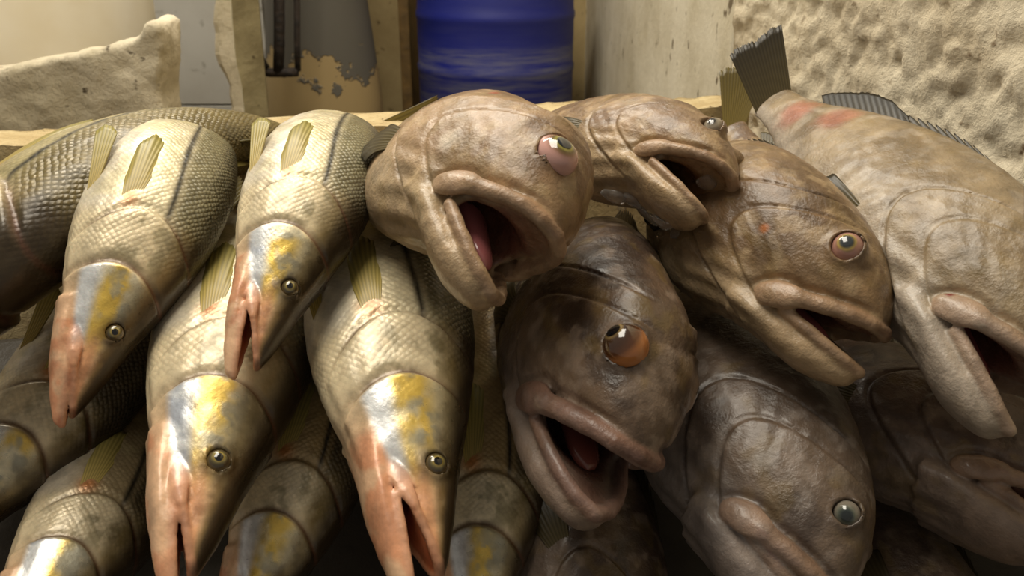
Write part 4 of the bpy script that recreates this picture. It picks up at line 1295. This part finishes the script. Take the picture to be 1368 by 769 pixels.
 dict(id='G10', tail_len=0.27, tail_spread=0.3, kind='grouper', L=0.34, D=1.06, fwd=(.45, -.75, .45), up=(.85, .45, .1), gape=.08, seed=33, ky=-.3, eye_style='grey', rs=.10, ks=.1, dorsal=.55, tail_cam=(0.2, 1, 0), fin=(.30, .22, .05), fint=(.16, .12, .03),
      lm=[(('top', .97), (1003, 172)), (('bot', .97), (968, 178)), (('side', .5, 0), (1035, 260), .8)],
      label='small grouper mostly hidden, its olive tail standing up between two larger groupers'),
]
for fp in FISH:
    fp.setdefault('group', GS if fp['kind'] == 'snook' else GG)
    make_fish(fp)

# ------------------------------------------------------------------ ice flakes on the groupers
def ice_material():
    m, nt, b = nmat('crushed_ice')
    b.inputs['Base Color'].default_value = (.92, .90, .86, 1); b.inputs['Roughness'].default_value = .18
    b.inputs['Transmission Weight'].default_value = .9; b.inputs['IOR'].default_value = 1.31
    n = N(nt, 'ShaderNodeTexNoise', i_Scale=60.0, i_Detail=3.0); nt.links.new(objcoord(nt), n.inputs['Vector'])
    bp = N(nt, 'ShaderNodeBump', i_Strength=.5, i_Distance=.004); nt.links.new(n.outputs['Fac'], bp.inputs['Height']); nt.links.new(bp.outputs[0], b.inputs['Normal'])
    return m
M['ice'] = ice_material()
bpy.context.view_layer.update()
DG = bpy.context.evaluated_depsgraph_get()
def first_hit(u, v):
    d = Vector(px(u, v, 1.0) - CP).normalized()
    ok, loc, nrm, *_ = SC.ray_cast(DG, Vector(CP), d)
    return (np.array(loc), np.array(nrm)) if ok else (None, None)
def ice(u, v, r, seed, label):
    loc, nrm = first_hit(u, v)
    if loc is None: return
    rs = np.random.RandomState(seed)
    bm = bmesh.new(); bmesh.ops.create_icosphere(bm, subdivisions=3, radius=1.0)
    V = np.array([q.co for q in bm.verts]); Fc = [tuple(q.index for q in f.verts) for f in bm.faces]; bm.free()
    # chipped facets: clip by random planes
    for k in range(9):
        n = rs.randn(3); n /= np.linalg.norm(n); h = .55 + .3 * rs.rand()
        dd = V @ n; V = V - np.outer(np.maximum(dd - h, 0), n)
    sc = r * np.array([1.25, .9, .42])
    t = np.cross(nrm, [0, 0, 1.]); t /= np.linalg.norm(t); bt = np.cross(nrm, t)
    a = rs.rand() * 6.28
    e1 = t * math.cos(a) + bt * math.sin(a); e2 = np.cross(nrm, e1)
    P = V[:, :1] * sc[0] * e1 + V[:, 1:2] * sc[1] * e2 + V[:, 2:] * sc[2] * nrm
    o = add_mesh('ice_flake', P, Fc, M['ice'], None, False)
    o.location = loc + nrm * sc[2] * .35
    tagT(o, label, 'ice', 'ice flakes between the groupers')
for k, (u, v, r, lb) in enumerate([
    (822, 262, .013, 'clear ice flake highest of those left of the small grouper jaw'),
    (848, 268, .012, 'clear ice flake just under the small grouper jaw'),
    (830, 278, .010, 'small clear ice flake left of the others on the dark grouper nape'),
    (868, 284, .014, 'broad clear ice flake in the middle of the dark grouper nape'),
    (886, 296, .012, 'clear ice flake below the broad one on the dark grouper nape'),
    (905, 308, .010, 'clear ice flake lowest of the row beside the yellow-eyed grouper'),
    (945, 240, .011, 'clear ice flake right of the small grouper jaw')]):
    ice(u, v, r, k + 2, lb)
